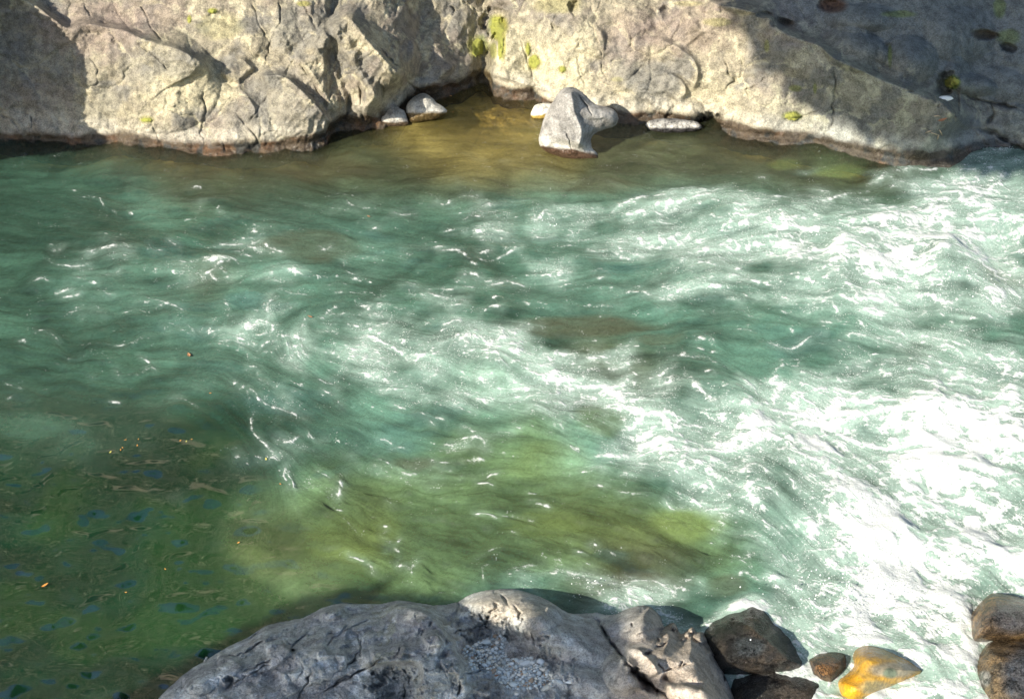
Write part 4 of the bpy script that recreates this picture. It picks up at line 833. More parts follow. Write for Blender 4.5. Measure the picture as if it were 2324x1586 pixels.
m, nt, N, K = newmat('river_water'); vco = coords(nt)
foam_a = attr(nt, 'foam').outputs['Fac']; calm_a = attr(nt, 'calm').outputs['Fac']; aer_a = attr(nt, 'aer').outputs['Fac']
fn = noise(nt, 38, 5, .7, vco, .4); fn2 = noise(nt, 120, 3, .7, vco)
fsum = math_n(nt, 'ADD', foam_a, math_n(nt, 'ADD', math_n(nt, 'MULTIPLY', math_n(nt, 'SUBTRACT', fn, .5), 1.5), math_n(nt, 'MULTIPLY', math_n(nt, 'SUBTRACT', fn2, .5), 1.7)))
ff_ = math_n(nt, 'MULTIPLY', ramp(nt, fsum, .12, 1.08), ramp(nt, foam_a, .0, .14, 0, 1))
# flecks of bubbles scattered where the water is stirred
vor = N.new('ShaderNodeTexVoronoi'); vor.inputs['Scale'].default_value = 44; K.new(vco, vor.inputs['Vector'])
fleck = math_n(nt, 'MULTIPLY', ramp(nt, vor.outputs['Distance'], .30, .12), ramp(nt, math_n(nt, 'ADD', noise(nt, 5, 3, .6, vco), math_n(nt, 'MULTIPLY', aer_a, .40)), .60, .75))
fleck = math_n(nt, 'MULTIPLY', fleck, math_n(nt, 'SUBTRACT', 1.0, calm_a))
ftot = math_n(nt, 'MAXIMUM', ff_, math_n(nt, 'MULTIPLY', fleck, .85))
ftot = math_n(nt, 'MULTIPLY', ftot, 1.0)
body_c = attr(nt, 'col').outputs['Color']
bn = noise(nt, 26, 6, .75, vco, .8); g = ramp(nt, bn, .35, .65, .84, 1.16); comb = N.new('ShaderNodeCombineColor'); [K.new(g, comb.inputs[i]) for i in range(3)]
body_c = mixc(nt, 1.0, body_c, comb.outputs[0], 'MULTIPLY')
h1 = math_n(nt, 'MULTIPLY', math_n(nt, 'MULTIPLY', noise(nt, 24, 5, .7, vco, .8), 1.7), math_n(nt, 'SUBTRACT', 1.05, calm_a))
h2 = math_n(nt, 'MULTIPLY', math_n(nt, 'ADD', fn, math_n(nt, 'MULTIPLY', noise(nt, 14, 4, .6, vco), 1.2)), math_n(nt, 'MULTIPLY', foam_a, 1.7))
bp = N.new('ShaderNodeBump'); bp.inputs['Strength'].default_value = .6; bp.inputs['Distance'].default_value = .016; K.new(math_n(nt, 'ADD', h1, h2), bp.inputs['Height'])
dif = N.new('ShaderNodeBsdfDiffuse'); K.new(body_c, dif.inputs['Color']); upn = N.new('ShaderNodeCombineXYZ'); upn.inputs[2].default_value = 1.0; K.new(upn.outputs[0], dif.inputs['Normal'])   # light scattered inside the water does not follow the ripples
trn = N.new('ShaderNodeBsdfTransparent'); trn.inputs[0].default_value = (.97, .93, .78, 1)
mx = N.new('ShaderNodeMixShader'); K.new(attr(nt, 'clear').outputs['Fac'], mx.inputs[0]); K.new(dif.outputs[0], mx.inputs[1]); K.new(trn.outputs[0], mx.inputs[2])
gl = N.new('ShaderNodeBsdfGlossy'); K.new(ramp(nt, calm_a, 0, 1, .06, .02), gl.inputs['Roughness']); K.new(bp.outputs[0], gl.inputs['Normal'])
fr = N.new('ShaderNodeFresnel'); K.new(math_n(nt, 'MULTIPLY_ADD', calm_a, .7, 1.45), fr.inputs['IOR']); K.new(bp.outputs[0], fr.inputs['Normal'])
mx2 = N.new('ShaderNodeMixShader'); K.new(fr.outputs[0], mx2.inputs[0]); K.new(mx.outputs[0], mx2.inputs[1]); K.new(gl.outputs[0], mx2.inputs[2])
fd = N.new('ShaderNodeBsdfDiffuse'); fd.inputs['Color'].default_value = (.65, .663, .635, 1)
va_ = N.new('ShaderNodeVectorMath'); va_.operation = 'ADD'; K.new(bp.outputs[0], va_.inputs[0]); va_.inputs[1].default_value = (0, 0, .4)
vn_ = N.new('ShaderNodeVectorMath'); vn_.operation = 'NORMALIZE'; K.new(va_.outputs[0], vn_.inputs[0]); K.new(vn_.outputs[0], fd.inputs['Normal'])
mx3 = N.new('ShaderNodeMixShader'); K.new(ftot, mx3.inputs[0]); K.new(mx2.outputs[0], mx3.inputs[1]); K.new(fd.outputs[0], mx3.inputs[2])
o = N.new('ShaderNodeOutputMaterial'); K.new(mx3.outputs[0], o.inputs[0])
link('river', riv, m, kind='structure')

# ------------------------------------------------------------------ riverbed
m, nt, N, K = newmat('riverbed_stone'); v = coords(nt)
vo = N.new('ShaderNodeTexVoronoi'); vo.inputs['Scale'].default_value = 5; K.new(v, vo.inputs['Vector'])
c1 = mixc(nt, noise(nt, 3, 5, .6, v), (.40, .29, .08), (.80, .60, .19)); c2 = mixc(nt, ramp(nt, vo.outputs['Distance'], .5, .95), c1, (.15, .115, .04))
web = N.new('ShaderNodeTexVoronoi'); web.feature = 'DISTANCE_TO_EDGE'; web.inputs['Scale'].default_value = 9; 
p = N.new('ShaderNodeBsdfPrincipled'); p.inputs['Roughness'].default_value = .9; K.new(c2, p.inputs['Base Color'])
bpn = N.new('ShaderNodeBump'); bpn.inputs['Distance'].default_value = .05; K.new(noise(nt, 8, 4, .6, v), bpn.inputs['Height']); K.new(bpn.outputs[0], p.inputs['Normal'])
o = N.new('ShaderNodeOutputMaterial'); K.new(p.outputs[0], o.inputs[0])
bx, by = np.meshgrid(np.linspace(-60, 60, 300), np.concatenate([np.linspace(-40, 4, 40), np.linspace(4.2, 24, 160), np.linspace(24.5, 60, 20)]))
bp3 = np.stack([bx, by, 0 * bx], -1); zb = -.75 + .22 * fbm(bp3, .6, 3, 401) + .12 * fbm(bp3, 2.2, 3, 405)
# screen-free shore distance: world y of the far waterline
wlw = at_z(wlx, wly, 0.0); shore_y = np.interp(bx, wlw[:, 0], wlw[:, 1]); zb = zb + .58 * sstep(1.6, 0, shore_y - by)
zb = np.minimum(zb, -.10)
link('riverbed', mesh_from('riverbed', np.stack([bx, by, zb], -1).reshape(-1, 3), grid_faces(*bx.shape)), m, kind='structure')

# ------------------------------------------------------------------ hillside beyond the bank (mirrored in the river)
hx, hy = np.meshgrid(np.linspace(-90, 90, 260), np.concatenate([np.linspace(19.5, 30, 60), np.linspace(30.5, 110, 140)]))
hp = np.stack([hx, hy, 0 * hx], -1)
hz = -1.0 + np.clip(hy - 20.5, 0, None) * .40 + np.clip(hy - 27, 0, None) * 2.6 + 1.2 * fbm(hp, .12, 4, 421) * sstep(22, 32, hy) + .5 * fbm(hp, .6, 4, 425) * sstep(23, 30, hy)
m, nt, N, K = newmat('hillside_ground'); v = coords(nt)
f_ = ramp(nt, noise(nt, .55, 4, .6, v), .605, .625)
c_ = mixc(nt, f_, mixc(nt, noise(nt, 2, 4, .6, v), (.008, .018, .008), (.02, .035, .012)), (.86, .78, .58))
p = N.new('ShaderNodeBsdfPrincipled'); p.inputs['Roughness'].default_value = .95; K.new(c_, p.inputs['Base Color'])
o = N.new('ShaderNodeOutputMaterial'); K.new(p.outputs[0], o.inputs[0])
link('hillside', mesh_from('hillside', np.stack([hx, hy, hz], -1).reshape(-1, 3), grid_faces(*hx.shape)), m, kind='structure')

# ------------------------------------------------------------------ pebbles
def solid_mat(name, c1, c2, rough=.8, scale=30):
    m, nt, N, K = newmat(name); v = coords(nt); oi = N.new('ShaderNodeObjectInfo')
    cc = mixc(nt, oi.outputs['Random'], c1, c2); g = ramp(nt, noise(nt, scale, 4, .6, v), .3, .7, .75, 1.2)
    comb = N.new('ShaderNodeCombineColor'); [K.new(g, comb.inputs[i]) for i in range(3)]
    cc = mixc(nt, 1.0, cc, comb.outputs[0], 'MULTIPLY')
    p = N.new('ShaderNodeBsdfPrincipled'); p.inputs['Roughness'].default_value = rough; K.new(cc, p.inputs['Base Color'])
    o = N.new('ShaderNodeOutputMaterial'); K.new(p.outputs[0], o.inputs[0]); return m
M_PEB = [solid_mat('pebble_grey', (.55, .61, .60), (.78, .82, .80)), solid_mat('pebble_cream', (.76, .74, .62), (.88, .85, .76)), solid_mat('pebble_dark', (.32, .38, .40), (.48, .53, .54)), solid_mat('pebble_tan', (.40, .30, .20), (.48, .36, .26))]
import bmesh
def pebble_mesh(seed, mat, name='pebble'):
    rs = np.random.default_rng(seed); bm = bmesh.new(); bmesh.ops.create_icosphere(bm, subdivisions=2, radius=1)
    sx, sy, sz = 1, rs.uniform(.62, .95), rs.uniform(.42, .7)
    off = rs.uniform(0, 50, 3)
    pts = np.array([v_.co[:] for v_ in bm.verts]); n_ = perlin(pts + off, 1.1, seed % 7)
    for v_, k in zip(bm.verts, n_):
        s_ = 1 + .38 * float(k); v_.co = Vector((v_.co.x * sx * s_, v_.co.y * sy * s_, v_.co.z * sz * s_))
    me = bpy.data.meshes.new(name); bm.to_mesh(me); bm.free(); me.materials.append(mat)
    for p_ in me.polygons: p_.use_smooth = True
    return me
def ledge_at(u, v):
    u = np.array([u, u + 3, u]); v = np.array([v, v, v + 3]); ol = smooth_line(LEDGE, 2, True)
    sd = poly_sd(u, v, ol); z, _ = ledge_z(u, v, sd); p = at_z(u, v, z)
    n = np.cross(p[1] - p[0], p[0] - p[2]); n /= np.linalg.norm(n)
    if n[2] < 0: n = -n
    return p[0], n
POCK = smooth_line(tp('G', [(830, 740), (930, 745), (1040, 820), (1010, 930), (1050, 1040), (1180, 1075), (1330, 1045), (1400, 1095), (1480, 1100), (1560, 1200), (1640, 1300), (1640, 1400), (1560, 1480), (1400, 1440), (1200, 1490), (1030, 1420), (900, 1340), (860, 1270), (720, 1240), (600, 1220), (560, 1110), (480, 1020), (480, 930), (600, 920), (700, 850), (840, 800)]), 2, True)
pmesh = [pebble_mesh(500 + i, M_PEB[[0, 0, 0, 1, 0, 2, 1, 0, 0, 3][i % 10]]) for i in range(20)]
cand = []
while len(cand) < 3000:
    uu = RNG.uniform(960, 1270, 4000); vv = RNG.uniform(1430, 1590, 4000); ok = poly_sd(uu, vv, POCK) > 0
    cand += list(zip(uu[ok], vv[ok]))
cand = np.array(cand[:3000])
ol = smooth_line(LEDGE, 2, True); sdc = poly_sd(cand[:, 0], cand[:, 1], ol); zc, _ = ledge_z(cand[:, 0], cand[:, 1], sdc); pc = at_z(cand[:, 0], cand[:, 1], zc)
placed = []
def put(me, p, r, label, group=None, rz=None, tilt=.3, lift=.25, name='pebble', cat='pebble', sc=(1, 1, 1)):
    o = bpy.data.objects.new(name, me); COL.objects.link(o); o.location = (p[0], p[1], p[2] + r * lift); o.scale = (r * sc[0], r * sc[1], r * sc[2])
    if name == 'fallen_leaf': o.scale = tuple(.6 * x_ for x_ in o.scale)
    o.rotation_euler = (random.uniform(-tilt, tilt), random.uniform(-tilt, tilt), random.uniform(0, 6.28) if rz is None else rz)
    o['label'] = label; o['category'] = cat
    if group: o['group'] = group
    return o
PG = 'pebbles in the pocket of the near ledge'
special = [((1560, 1460), .047, 1, 'large pale oblong pebble at the lower right of the gravel pocket', (1.5, .8, .8), .5), ((1305, 1145), .042, 0, 'broad pale grey stone in the right half of the gravel pocket', (1.4, .8, .8), .1), ((905, 793), .022, 3, 'round cream coloured pebble at the top of the gravel pocket', (1, 1, 1), 0),
           ((1480, 1130), .034, 0, 'pointed pale pebble standing at the right rim of the gravel pocket', (1, 1.2, 1.3), 1.3), ((1520, 1220), .032, 1, 'pale yellowish pebble between the pointed one and the lone stone on the right', (1, 1, 1), 0), ((1610, 1280), .030, 1, 'lone greenish oval stone right of the gravel pocket', (1.3, .7, .8), 2.1),
           ((790, 868), .034, 0, 'blue-grey flat stone near the upper left of the gravel pocket', (1.2, .9, .8), .2), ((722, 985), .026, 1, 'squarish white pebble on the left side of the gravel pocket', (1.1, .9, .9), .3), ((655, 900), .022, 1, 'pale round pebble at the upper left end of the gravel pocket', (1, 1, 1), 0),
           ((1130, 1410), .030, 0, 'rounded grey stone at the lower edge of the gravel pocket', (1.2, 1, 1), 2.8), ((1365, 1365), .026, 3, 'pinkish pebble in the lower right of the gravel pocket', (1, 1, 1), 1), ((1720, 1375), .028, 2, 'dark grey stone lying just right of the gravel pocket', (1.3, .8, .8), 2.6), ((1860, 1380), .026, 0, 'outermost pale blue pebble right of the gravel pocket', (1.4, .7, .7), .1),
           ((1175, 1530), .020, 1, 'small white pebble lying below the gravel pocket', (1, 1, 1), 0), ((745, 1225), .024, 0, 'pale round stone at the lower left of the gravel pocket', (1, 1, 1), 0), ((840, 1075), .026, 1, 'cream pebble in the centre left of the gravel pocket', (1.1, .9, 1), .8)]
for (gx, gy), r_, mi, lb, sc_, rz_ in special:
    (uu, vv), = tp('G', [(gx, gy)]); p_, n_ = ledge_at(uu, vv)
    mm = {0: pmesh[0], 1: pmesh[3], 2: pmesh[5], 3: pmesh[9]}[mi]; put(mm, p_, r_, lb, None, rz_, .1, .35, sc=sc_); placed.append((uu, vv, r_ * 250))
cnt = 0
for (uu, vv), p_ in zip(cand, pc):
    r_ = float(np.clip(RNG.lognormal(math.log(.0155), .33), .008, .030)); rp = r_ * 250
    if all((uu - a) ** 2 + (vv - b) ** 2 > (.72 * (rp + c_)) ** 2 for a, b, c_ in placed):
        placed.append((uu, vv, rp)); cnt += 1
        put(pmesh[int(RNG.integers(20))], p_, r_, 'small rounded river pebble lying in the gravel pocket of the near ledge', PG)
    if cnt >= 282: break
print('pebbles', cnt)
# the fine gravel between them, one mass
bmv = []; bmf = []
ico = pmesh[0]; b0 = bmesh.new(); bmesh.ops.create_icosphere(b0, subdivisions=1, radius=1); iv = np.array([v_.co[:] for v_ in b0.verts]); ifc = np.array([[v_.index for v_ in f_.verts] for f_ in b0.faces]); b0.free()
gc = cand[-800:]; gz, _ = ledge_z(gc[:, 0], gc[:, 1], poly_sd(gc[:, 0], gc[:, 1], ol)); gpz = at_z(gc[:, 0], gc[:, 1], gz)
for k, p_ in enumerate(gpz):
    s_ = RNG.uniform(.004, .008); bmv.append(p_ + iv * s_ * np.array([1, RNG.uniform(.6, 1), .6])); bmf.append(ifc + k * len(iv))
link('gravel', mesh_from('gravel', np.concatenate(bmv), np.concatenate(bmf)), M_PEB[0], kind='stuff', label='fine gravel filling the gaps between the pebbles on the near ledge')

# single stones elsewhere
(uu, vv) = (2142, 223); dd, tt = bank_base(np.array([uu]), np.array([vv])); P_ = (CP + dd * tt[..., None])[0]
i_ = np.argmin((BU.ravel() - uu) ** 2 + (BV.ravel() - vv) ** 2); P_ = BPOS.reshape(-1, 3)[i_]
put(pmesh[3], P_ + np.array([0, -.05, 0]), .085, 'white cobble resting in the niche of the shaded outcrop', None, .3, .1, .3, sc=(1.4, .8, .8), cat='stone')

# ------------------------------------------------------------------ driftwood, twigs, floating leaves
def tube(name, pts, rads, mat, label, cat, seg=7, parent=None, group=None):
    pts = [Vector(p) for p in pts]; vs_, fs = [], []
    for i, p_ in enumerate(pts):
        t_ = (pts[min(i + 1, len(pts) - 1)] - pts[max(i - 1, 0)]).normalized(); a_ = t_.orthogonal().normalized(); b_ = t_.cross(a_)
        for k in range(seg):
            th = 2 * math.pi * k / seg; vs_.append(p_ + (a_ * math.cos(th) + b_ * math.sin(th)) * rads[i])
    for i in range(len(pts) - 1):
        for k in range(seg): fs.append([i * seg + k, i * seg + (k + 1) % seg, (i + 1) * seg + (k + 1) % seg, (i + 1) * seg + k])
    n0 = len(vs_); vs_ += [pts[0], pts[-1]]
    for k in range(seg): fs.append([n0, (k + 1) % seg, k, k]); fs.append([n0 + 1, (len(pts) - 1) * seg + k, (len(pts) - 1) * seg + (k + 1) % seg, (len(pts) - 1) * seg + (k + 1) % seg])
    me = bpy.data.meshes.new(name); me.from_pydata([tuple(v_) for v_ in vs_], [], [list(dict.fromkeys(f_)) for f_ in fs]); 
    for p_ in me.polygons: p_.use_smooth = True
    return link(name, me, mat, parent=parent, label=label, cat=cat, group=group)
M_WOOD = solid_mat('bleached_wood', (.52, .50, .44), (.62, .60, .54), .8, 60); M_BARK = solid_mat('dark_bark', (.05, .04, .03), (.09, .07, .05), .9, 40); M_TWIG = solid_mat('dry_twig', (.36, .28, .19), (.44, .36, .25), .85, 60)
def stick(t_, a_, b_, r_, label, lift=.03):
    (ua, va), (ub, vb) = tp(t_, [a_, b_]); pa, _ = ledge_at(ua, va); pb, _ = ledge_at(ub, vb); pa = pa + [0, 0, lift]; pb = pb + [0, 0, lift * .6]
    mid = [(pa + (pb - pa) * f_ + np.array([0, 0, .004 * math.sin(9 * f_)])) for f_ in (0, .25, .5, .75, 1)]
    return tube('driftwood', mid, [r_ * .7, r_ * 1.15, r_, r_ * 1.1, r_ * .55], M_WOOD, label, 'driftwood')
stick('G', (1080, 585), (1060, 655), .012, 'upper of two bleached wood splinters on the edge of the sunlit hump')
stick('G', (1025, 710), (1000, 785), .012, 'lower bleached wood splinter pointing down at the gravel pocket')
stick('L', (445, 645), (420, 680), .008, 'thin white splinter lying near the left edge of the ledge', .015)
def bank_pt(uu, vv, off=.02):
    i_ = np.argmin((BU.ravel() - uu) ** 2 + (BV.ravel() - vv) ** 2); p_ = BPOS.reshape(-1, 3)[i_]; dd = CP - p_; return p_ + dd / np.linalg.norm(dd) * off
KZ = lambda x, y: ((3600 + x * .4413) / 1.7625, y * .4413 / 1.7625)
for k, (a_, b_, lb) in enumerate([((235, 1200), (280, 1188), 'short pale twig on the shaded foot of the bank, left of the others'), ((285, 1205), (355, 1228), 'longest pale twig lying on the shaded foot of the bank'), ((340, 1258), (352, 1222), 'twig leaning against the longest one on the shaded bank foot'),
                                  ((360, 1180), (380, 1230), 'upright twig just right of the longest one on the bank foot'), ((310, 1055), (370, 1052), 'thin twig above the brown dead leaves on the shaded bank')]):
    pa, pb = bank_pt(*KZ(*a_)), bank_pt(*KZ(*b_)); tube('twig', [pa, (pa + pb) / 2 + np.array([0, 0, .006]), pb], [.007, .009, .005], M_TWIG, lb, 'twig', 5, group='twigs washed onto the shaded bank foot')
def leaf_mesh(name, mat, curl=.15):
    n_ = 7; vs_, fs = [], []
    for i in range(n_):
        t_ = i / (n_ - 1); w_ = .36 * math.sin(math.pi * t_ ** .8) ** .8 + .01; z_ = curl * (t_ - .5) ** 2
        vs_ += [(t_ * 2 - 1, -w_, z_ + .10), (t_ * 2 - 1, 0, z_), (t_ * 2 - 1, w_, z_ + .08)]
    for i in range(n_ - 1):
        for j in (0, 1): a_ = i * 3 + j; fs.append([a_, a_ + 1, a_ + 4, a_ + 3])
    me = bpy.data.meshes.new(name); me.from_pydata(vs_, [], fs); me.materials.append(mat); return me
M_LEAF = [solid_mat('leaf_orange', (.62, .24, .05), (.75, .33, .08), .6), solid_mat('leaf_yellow', (.55, .50, .10), (.62, .55, .16), .6), solid_mat('leaf_brown', (.28, .13, .06), (.34, .17, .08), .7)]
lm = [leaf_mesh('fallen_leaf', M_LEAF[i % 3], .3 + .1 * i) for i in range(3)]
LV = [((300, 833), '21', .055, 0, 'curled orange leaf floating on the dark pool, largest of the floating leaves'), ((1582, 538), '21', .022, 0, 'tiny orange leaf floating right of centre in the green pool'), ((1862, 155), '21', .02, 0, 'tiny orange leaf among bubbles at the right side of the pool'),
      ((800, 1492), '11', .024, 0, 'orange leaf, lowest of the cluster floating in the dark pool'), ((832, 1430), '11', .022, 0, 'orange leaf, top of the cluster floating in the dark pool'), ((812, 1474), '11', .018, 0, 'orange leaf fragment in the middle of the floating cluster'), ((912, 1468), '11', .022, 0, 'orange leaf a little right of the floating cluster'),
      ((920, 1428), '11', .018, 0, 'orange leaf at the upper right of the floating cluster'), ((1197, 1436), '11', .024, 0, 'orange leaf floating alone left of its paler neighbour in mid pool'), ((1238, 1443), '11', .020, 1, 'pale orange leaf close beside the lone one in mid pool'), ((1272, 1420), '11', .016, 0, 'smallest leaf floating right of the mid pool pair'),
      ((1397, 1124), '11', .02, 0, 'orange leaf floating just below the reflected streaks'), ((735, 1518), '11', .026, 1, 'yellow-green leaf floating below the orange cluster'), ((1765, 1548), '11', .034, 1, 'narrow yellow leaf floating near the foam trail'), ((1252, 850), '11', .075, 2, 'brown leaf drifting at the edge of the teal current'),
      ((2058, 608), '11', .05, 2, 'reddish brown leaf drifting left of the foam hook'), ((290, 1445), '02', .05, 2, 'brown leaf drifting below the olive shallows'), ((850, 745), '02', .04, 0, 'orange leaf floating in the mouth of the cove'), ((836, 636), '02', .03, 0, 'orange leaf floating in the shaded corner of the cove'),
      ((1098, 720), '21', .018, 0, 'tiny orange leaf in the lower middle of the pool'), ((835, 865), '21', .018, 0, 'tiny orange leaf in the lower left of the pool'), ((1138, 1440), '22', .03, 2, None)]
for k, (q_, t_, r_, mi, lb) in enumerate(LV):
    (uu, vv), = tp(t_, [q_])
    if lb is None: continue
    i_ = np.searchsorted(v1, vv); j_ = np.searchsorted(u1, uu); p_ = at_z(np.array([uu]), np.array([vv]), 0.)[0]; p_[2] = Zw[min(i_, Zw.shape[0] - 1), min(j_, Zw.shape[1] - 1)] + .004
    put(lm[mi], p_, r_, lb, 'leaves floating on the river', None, .15, .1, 'fallen_leaf', 'leaf')
(uu, vv), = tp('G', [(915, 1320)]); p_, _ = ledge_at(uu, vv); put(lm[2], p_ + np.array([0, 0, .02]), .035, 'dead red-brown leaf caught at the lower left of the gravel pocket', None, .4, .2, .2, 'fallen_leaf', 'leaf')
P_ = bank_pt(*KZ(385, 1098), .05); put(lm[2], P_, .10, 'brown dead leaf stuck on the shaded bank above the twigs', None, .2, .3, .1, 'fallen_leaf', 'leaf')

# ------------------------------------------------------------------ spray drops thrown up in the rapid
m_dr = solid_mat('spray_white', (.86, .9, .9), (.9, .93, .93), .25)
bmv, bmf = [], []; k = 0
for (cx, cy, su, sv, n_, hmax) in [(3330, 2350, 130, 45, 150, .35), (3460, 2420, 150, 60, 120, .3), (3400, 1000, 140, 60, 60, .15), (2180, 880, 40, 20, 20, .1), (3900, 1100, 120, 60, 60, .2), (2350, 2340, 60, 20, 30, .1)]:
    for _ in range(n_ // 2):
        uu = (cx + RNG.normal() * su) / 1.7625; vv = (cy + RNG.normal() * sv) / 1.7625; p_ = at_z(np.array([uu]), np.array([vv]), float(abs(RNG.normal()) * hmax * .6 + .03))[0]
        s_ = RNG.uniform(.0025, .006); bmv.append(p_ + iv * s_ * np.array([1, 1, RNG.uniform(.9, 1.8)])); bmf.append(ifc + k * len(iv)); k += 1
link('spray_drops', mesh_from('spray_drops', np.concatenate(bmv), np.concatenate(bmf)), m_dr, kind='stuff', label='white drops of spray thrown up over the rapid')

# ------------------------------------------------------------------ off-frame trees and spur that throw the shadows
M_LEAFM = solid_mat('tree_foliage', (.04, .07, .02), (.06, .10, .03), .8)
def back_project(pts_uv, dist, zs):
    base = [(ledge_at(p[0], p[1])[0] if zs == 'ledge' else at_z(np.array([p[0]]), np.array([p[1]]), zs)[0]) if zs is not None else bank_pt(p[0], p[1]) for p in pts_uv]
    return [b_ - L * dist for b_ in base]
e1 = np.cross(L, [0, 0, 1]); e1 /= np.linalg.norm(e1); e2 = np.cross(e1, L)
def shade_tree(polys, dist, zs, trunk_xy, thick, n, leaf, label, seed, density_edge=.5, soft=.10):
    rs = np.random.default_rng(seed); root = bpy.data.objects.new('tree', None); COL.objects.link(root); root.location = (trunk_xy[0], trunk_xy[1], trunk_xy[2]); root['label'] = label; root['category'] = 'tree'
    vs_, nleaf = [], 0; cen_all = []
    for poly in polys:
        w = np.array(back_project(poly, dist, zs)); c0 = w.mean(0); a = (w - c0) @ e1; b = (w - c0) @ e2; pl = list(zip(a, b))
        need = n; 
        while need > 0:
            x = rs.uniform(min(a), max(a), 4000); y = rs.uniform(min(b), max(b), 4000); sdv = poly_sd(x, y, pl)
            q3 = np.stack([x, y, 0 * x], -1); ok = sdv + density_edge * perlin(q3, 1.1, seed % 5) > rs.exponential(soft, 4000)
            x, y = x[ok][:need], y[ok][:need]; need -= len(x)
            cpt = c0 + x[:, None] * e1 + y[:, None] * e2 + rs.uniform(-thick, thick, len(x))[:, None] * L
            cen_all.append(cpt)
    cen = np.concatenate(cen_all)
    nr = rs.normal(size=cen.shape) - L * 1.0; nr /= np.linalg.norm(nr, axis=1, keepdims=True); a3 = np.cross(nr, rs.normal(size=cen.shape)); a3 /= np.linalg.norm(a3, axis=1, keepdims=True); b3 = np.cross(nr, a3)
    s_ = rs.uniform(.6, 1.3, (len(cen), 1)) * leaf
    quads = np.stack([cen - a3 * s_, cen - b3 * s_ * .6, cen + a3 * s_, cen + b3 * s_ * .6], 1).reshape(-1, 3) - np.array(trunk_xy)
    link('crown', mesh_from('crown', quads, np.arange(len(quads)).reshape(-1, 4), smooth=False), M_LEAFM, parent=root)
    c = cen.mean(0) - np.array(trunk_xy)
    tr = tube('trunk', [(0, 0, -1.5), (c[0] * .1, c[1] * .1, c[2] * .35), (c[0] * .45, c[1] * .45, c[2] * .75), tuple(c)], [.085, .07, .05, .03], M_BARK, None, None, 9, parent=root)
    for k in range(9):
        e_ = cen[rs.integers(len(cen))] - np.array(trunk_xy); s0 = Vector(c) * (.5 + .05 * k); s0 = Vector((c[0] * .45, c[1] * .45, c[2] * .75)) if k < 4 else Vector(c) * .9
        tube('limb', [tuple(s0), tuple((s0 + Vector(e_)) / 2 + Vector((0, 0, .2))), tuple(e_)], [.03, .022, .01], M_BARK, None, None, 6, parent=root)
# (a) shade over the upper right bank and the right edge of the rapid: an unseen far-bank tree, crown shaped to cast it
shade_tree([[(1600, -250), (1668, -10), (1700, 55), (1745, 110), (1790, 160), (1830, 205), (1895, 235), (1960, 250), (1990, 300), (2060, 345), (2120, 380), (2600, 420), (2700, 200), (2700, -250)]], 15, None, (-4.0, 32.0, 7.0), 1.2, 5200, .34, 'unseen far bank tree, crown shaped to shade the upper right outcrop', 601, .35)
# (b) shade over the near ledge: unseen tree, crown cut to the shadow outline
shade_tree([[(250, 1600), (500, 1440), (760, 1360), (880, 1352), (1030, 1362), (1050, 1385), (1100, 1402), (1125, 1425), (1165, 1432), (1200, 1448), (1330, 1405), (1395, 1395), (1415, 1440), (1405, 1500), (1435, 1560), (1500, 1620), (1560, 1800), (300, 1900)]], 12.0, 'ledge', (-12.5, -5.0, 1.0), .5, 9000, .15, 'unseen tree beside the viewer, crown shaped to shade the near ledge', 604, .12)

# unseen spur, silhouette projected back from the hard-edged shadow on the left outcrop
sil = [(-420, -260), (60, -120), (110, -30), (128, 20), (150, 60), (178, 100), (196, 150), (200, 190), (190, 230), (200, 280), (196, 345), (-420, 400)]
w = np.array([b_ - L * 2.6 for b_ in [bank_pt(max(p[0], -400), max(p[1], -400)) for p in sil]]); c0 = w.mean(0); pl = list(zip((w - c0) @ e1, (w - c0) @ e2))
pls = smooth_line(pl, 3, True); gx, gy = np.meshgrid(np.linspace(min(p[0] for p in pl) - .1, max(p[0] for p in pl) + .1, 150), np.linspace(min(p[1] for p in pl) - .1, max(p[1] for p in pl) + .1, 110))
q3 = np.stack([gx, gy, 0 * gx], -1); sdv = poly_sd(gx + .05 * fbm(q3, 2, 3, 611), gy + .05 * fbm(q3, 2, 3, 613), pls); s_ = np.clip(sdv / .6, 0, 1); th = .75 * np.sqrt(1 - (1 - s_) ** 2)
base3 = c0 + gx[..., None] * e1 + gy[..., None] * e2; fr_ = base3 - L * (th + .06 * fbm(base3, 2, 3, 617) * s_)[..., None]; bk_ = base3 + L * (th)[..., None]
f = grid_faces(*gx.shape); f = f[sdv.ravel()[f].min(1) > 0]; n_ = gx.size; allv = np.concatenate([fr_.reshape(-1, 3), bk_.reshape(-1, 3)])
e = np.concatenate([f[:, [0, 1]], f[:, [1, 2]], f[:, [2, 3]], f[:, [3, 0]]]); key = {}
for a_, b_ in e: key.setdefault((min(a_, b_), max(a_, b_)), []).append((a_, b_))
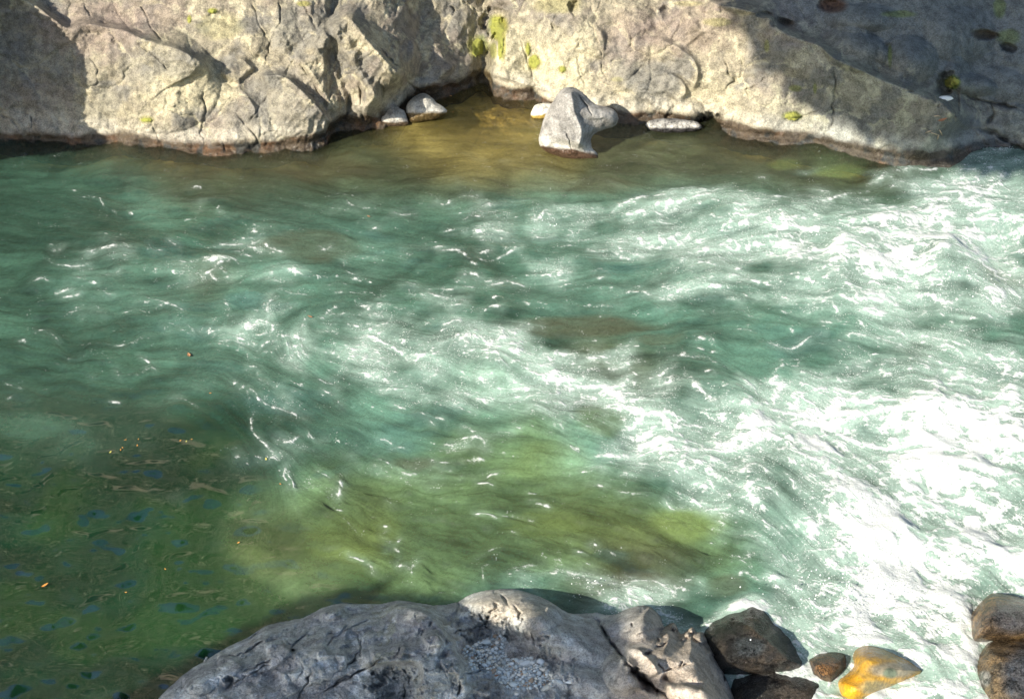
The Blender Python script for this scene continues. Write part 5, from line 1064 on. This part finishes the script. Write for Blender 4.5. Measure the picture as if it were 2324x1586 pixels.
rim = np.array([x_[0] for x_ in key.values() if len(x_) == 1]); ff = np.concatenate([f, f[:, ::-1] + n_, np.stack([rim[:, 1], rim[:, 0], rim[:, 0] + n_, rim[:, 1] + n_], -1)])
vv_, ff, aa = compact(allv, ff, {'col': np.zeros((2 * n_, 3)) + np.array([.32, .29, .24]), 'wet': np.zeros(2 * n_)})
link('rock_spur', mesh_from('rock_spur', vv_, ff, aa), M_ROCK, label='unseen rock spur beyond the left edge, shaped to shade the left outcrop', cat='rock')
# report whether any vertex would be in frame
dv = vv_ - CP; X_ = dv @ np.array([1., 0, 0]); Y_ = dv @ UP; Zc = dv @ FWD
print('spur in frame:', int(((np.abs(X_ / Zc) < TX) & (np.abs(Y_ / Zc) < TY) & (Zc > 0)).sum()), 'of', len(vv_))

# ------------------------------------------------------------------ light
S_ = -L; el = math.asin(S_[2]); az = math.atan2(S_[0], S_[1])
world = bpy.data.worlds.new('World'); scene.world = world; world.use_nodes = True; nt = world.node_tree; nt.nodes.clear()
sky = nt.nodes.new('ShaderNodeTexSky'); sky.sky_type = 'NISHITA'; sky.sun_disc = False; sky.sun_elevation = el; sky.sun_rotation = az
bg = nt.nodes.new('ShaderNodeBackground'); bg.inputs['Strength'].default_value = .12; out = nt.nodes.new('ShaderNodeOutputWorld')
nt.links.new(sky.outputs[0], bg.inputs[0]); nt.links.new(bg.outputs[0], out.inputs[0])
sd_ = bpy.data.lights.new('sun', 'SUN'); sd_.energy = 5.0; sd_.angle = math.radians(.5); sd_.color = (1, .93, .80)
so = bpy.data.objects.new('sun', sd_); COL.objects.link(so); so.rotation_euler = Vector(S_).to_track_quat('Z', 'Y').to_euler(); so.location = tuple(S_ * 60)
vs_ = scene.view_settings; vs_.view_transform = 'Standard'; vs_.look = 'None'; vs_.gamma = 1; vs_.exposure = .93; vs_.use_curve_mapping = False
scene.cycles.max_bounces = 5; scene.cycles.transparent_max_bounces = 8; scene.cycles.diffuse_bounces = 3; scene.cycles.glossy_bounces = 3
scene.cycles.caustics_reflective = False; scene.cycles.caustics_refractive = False
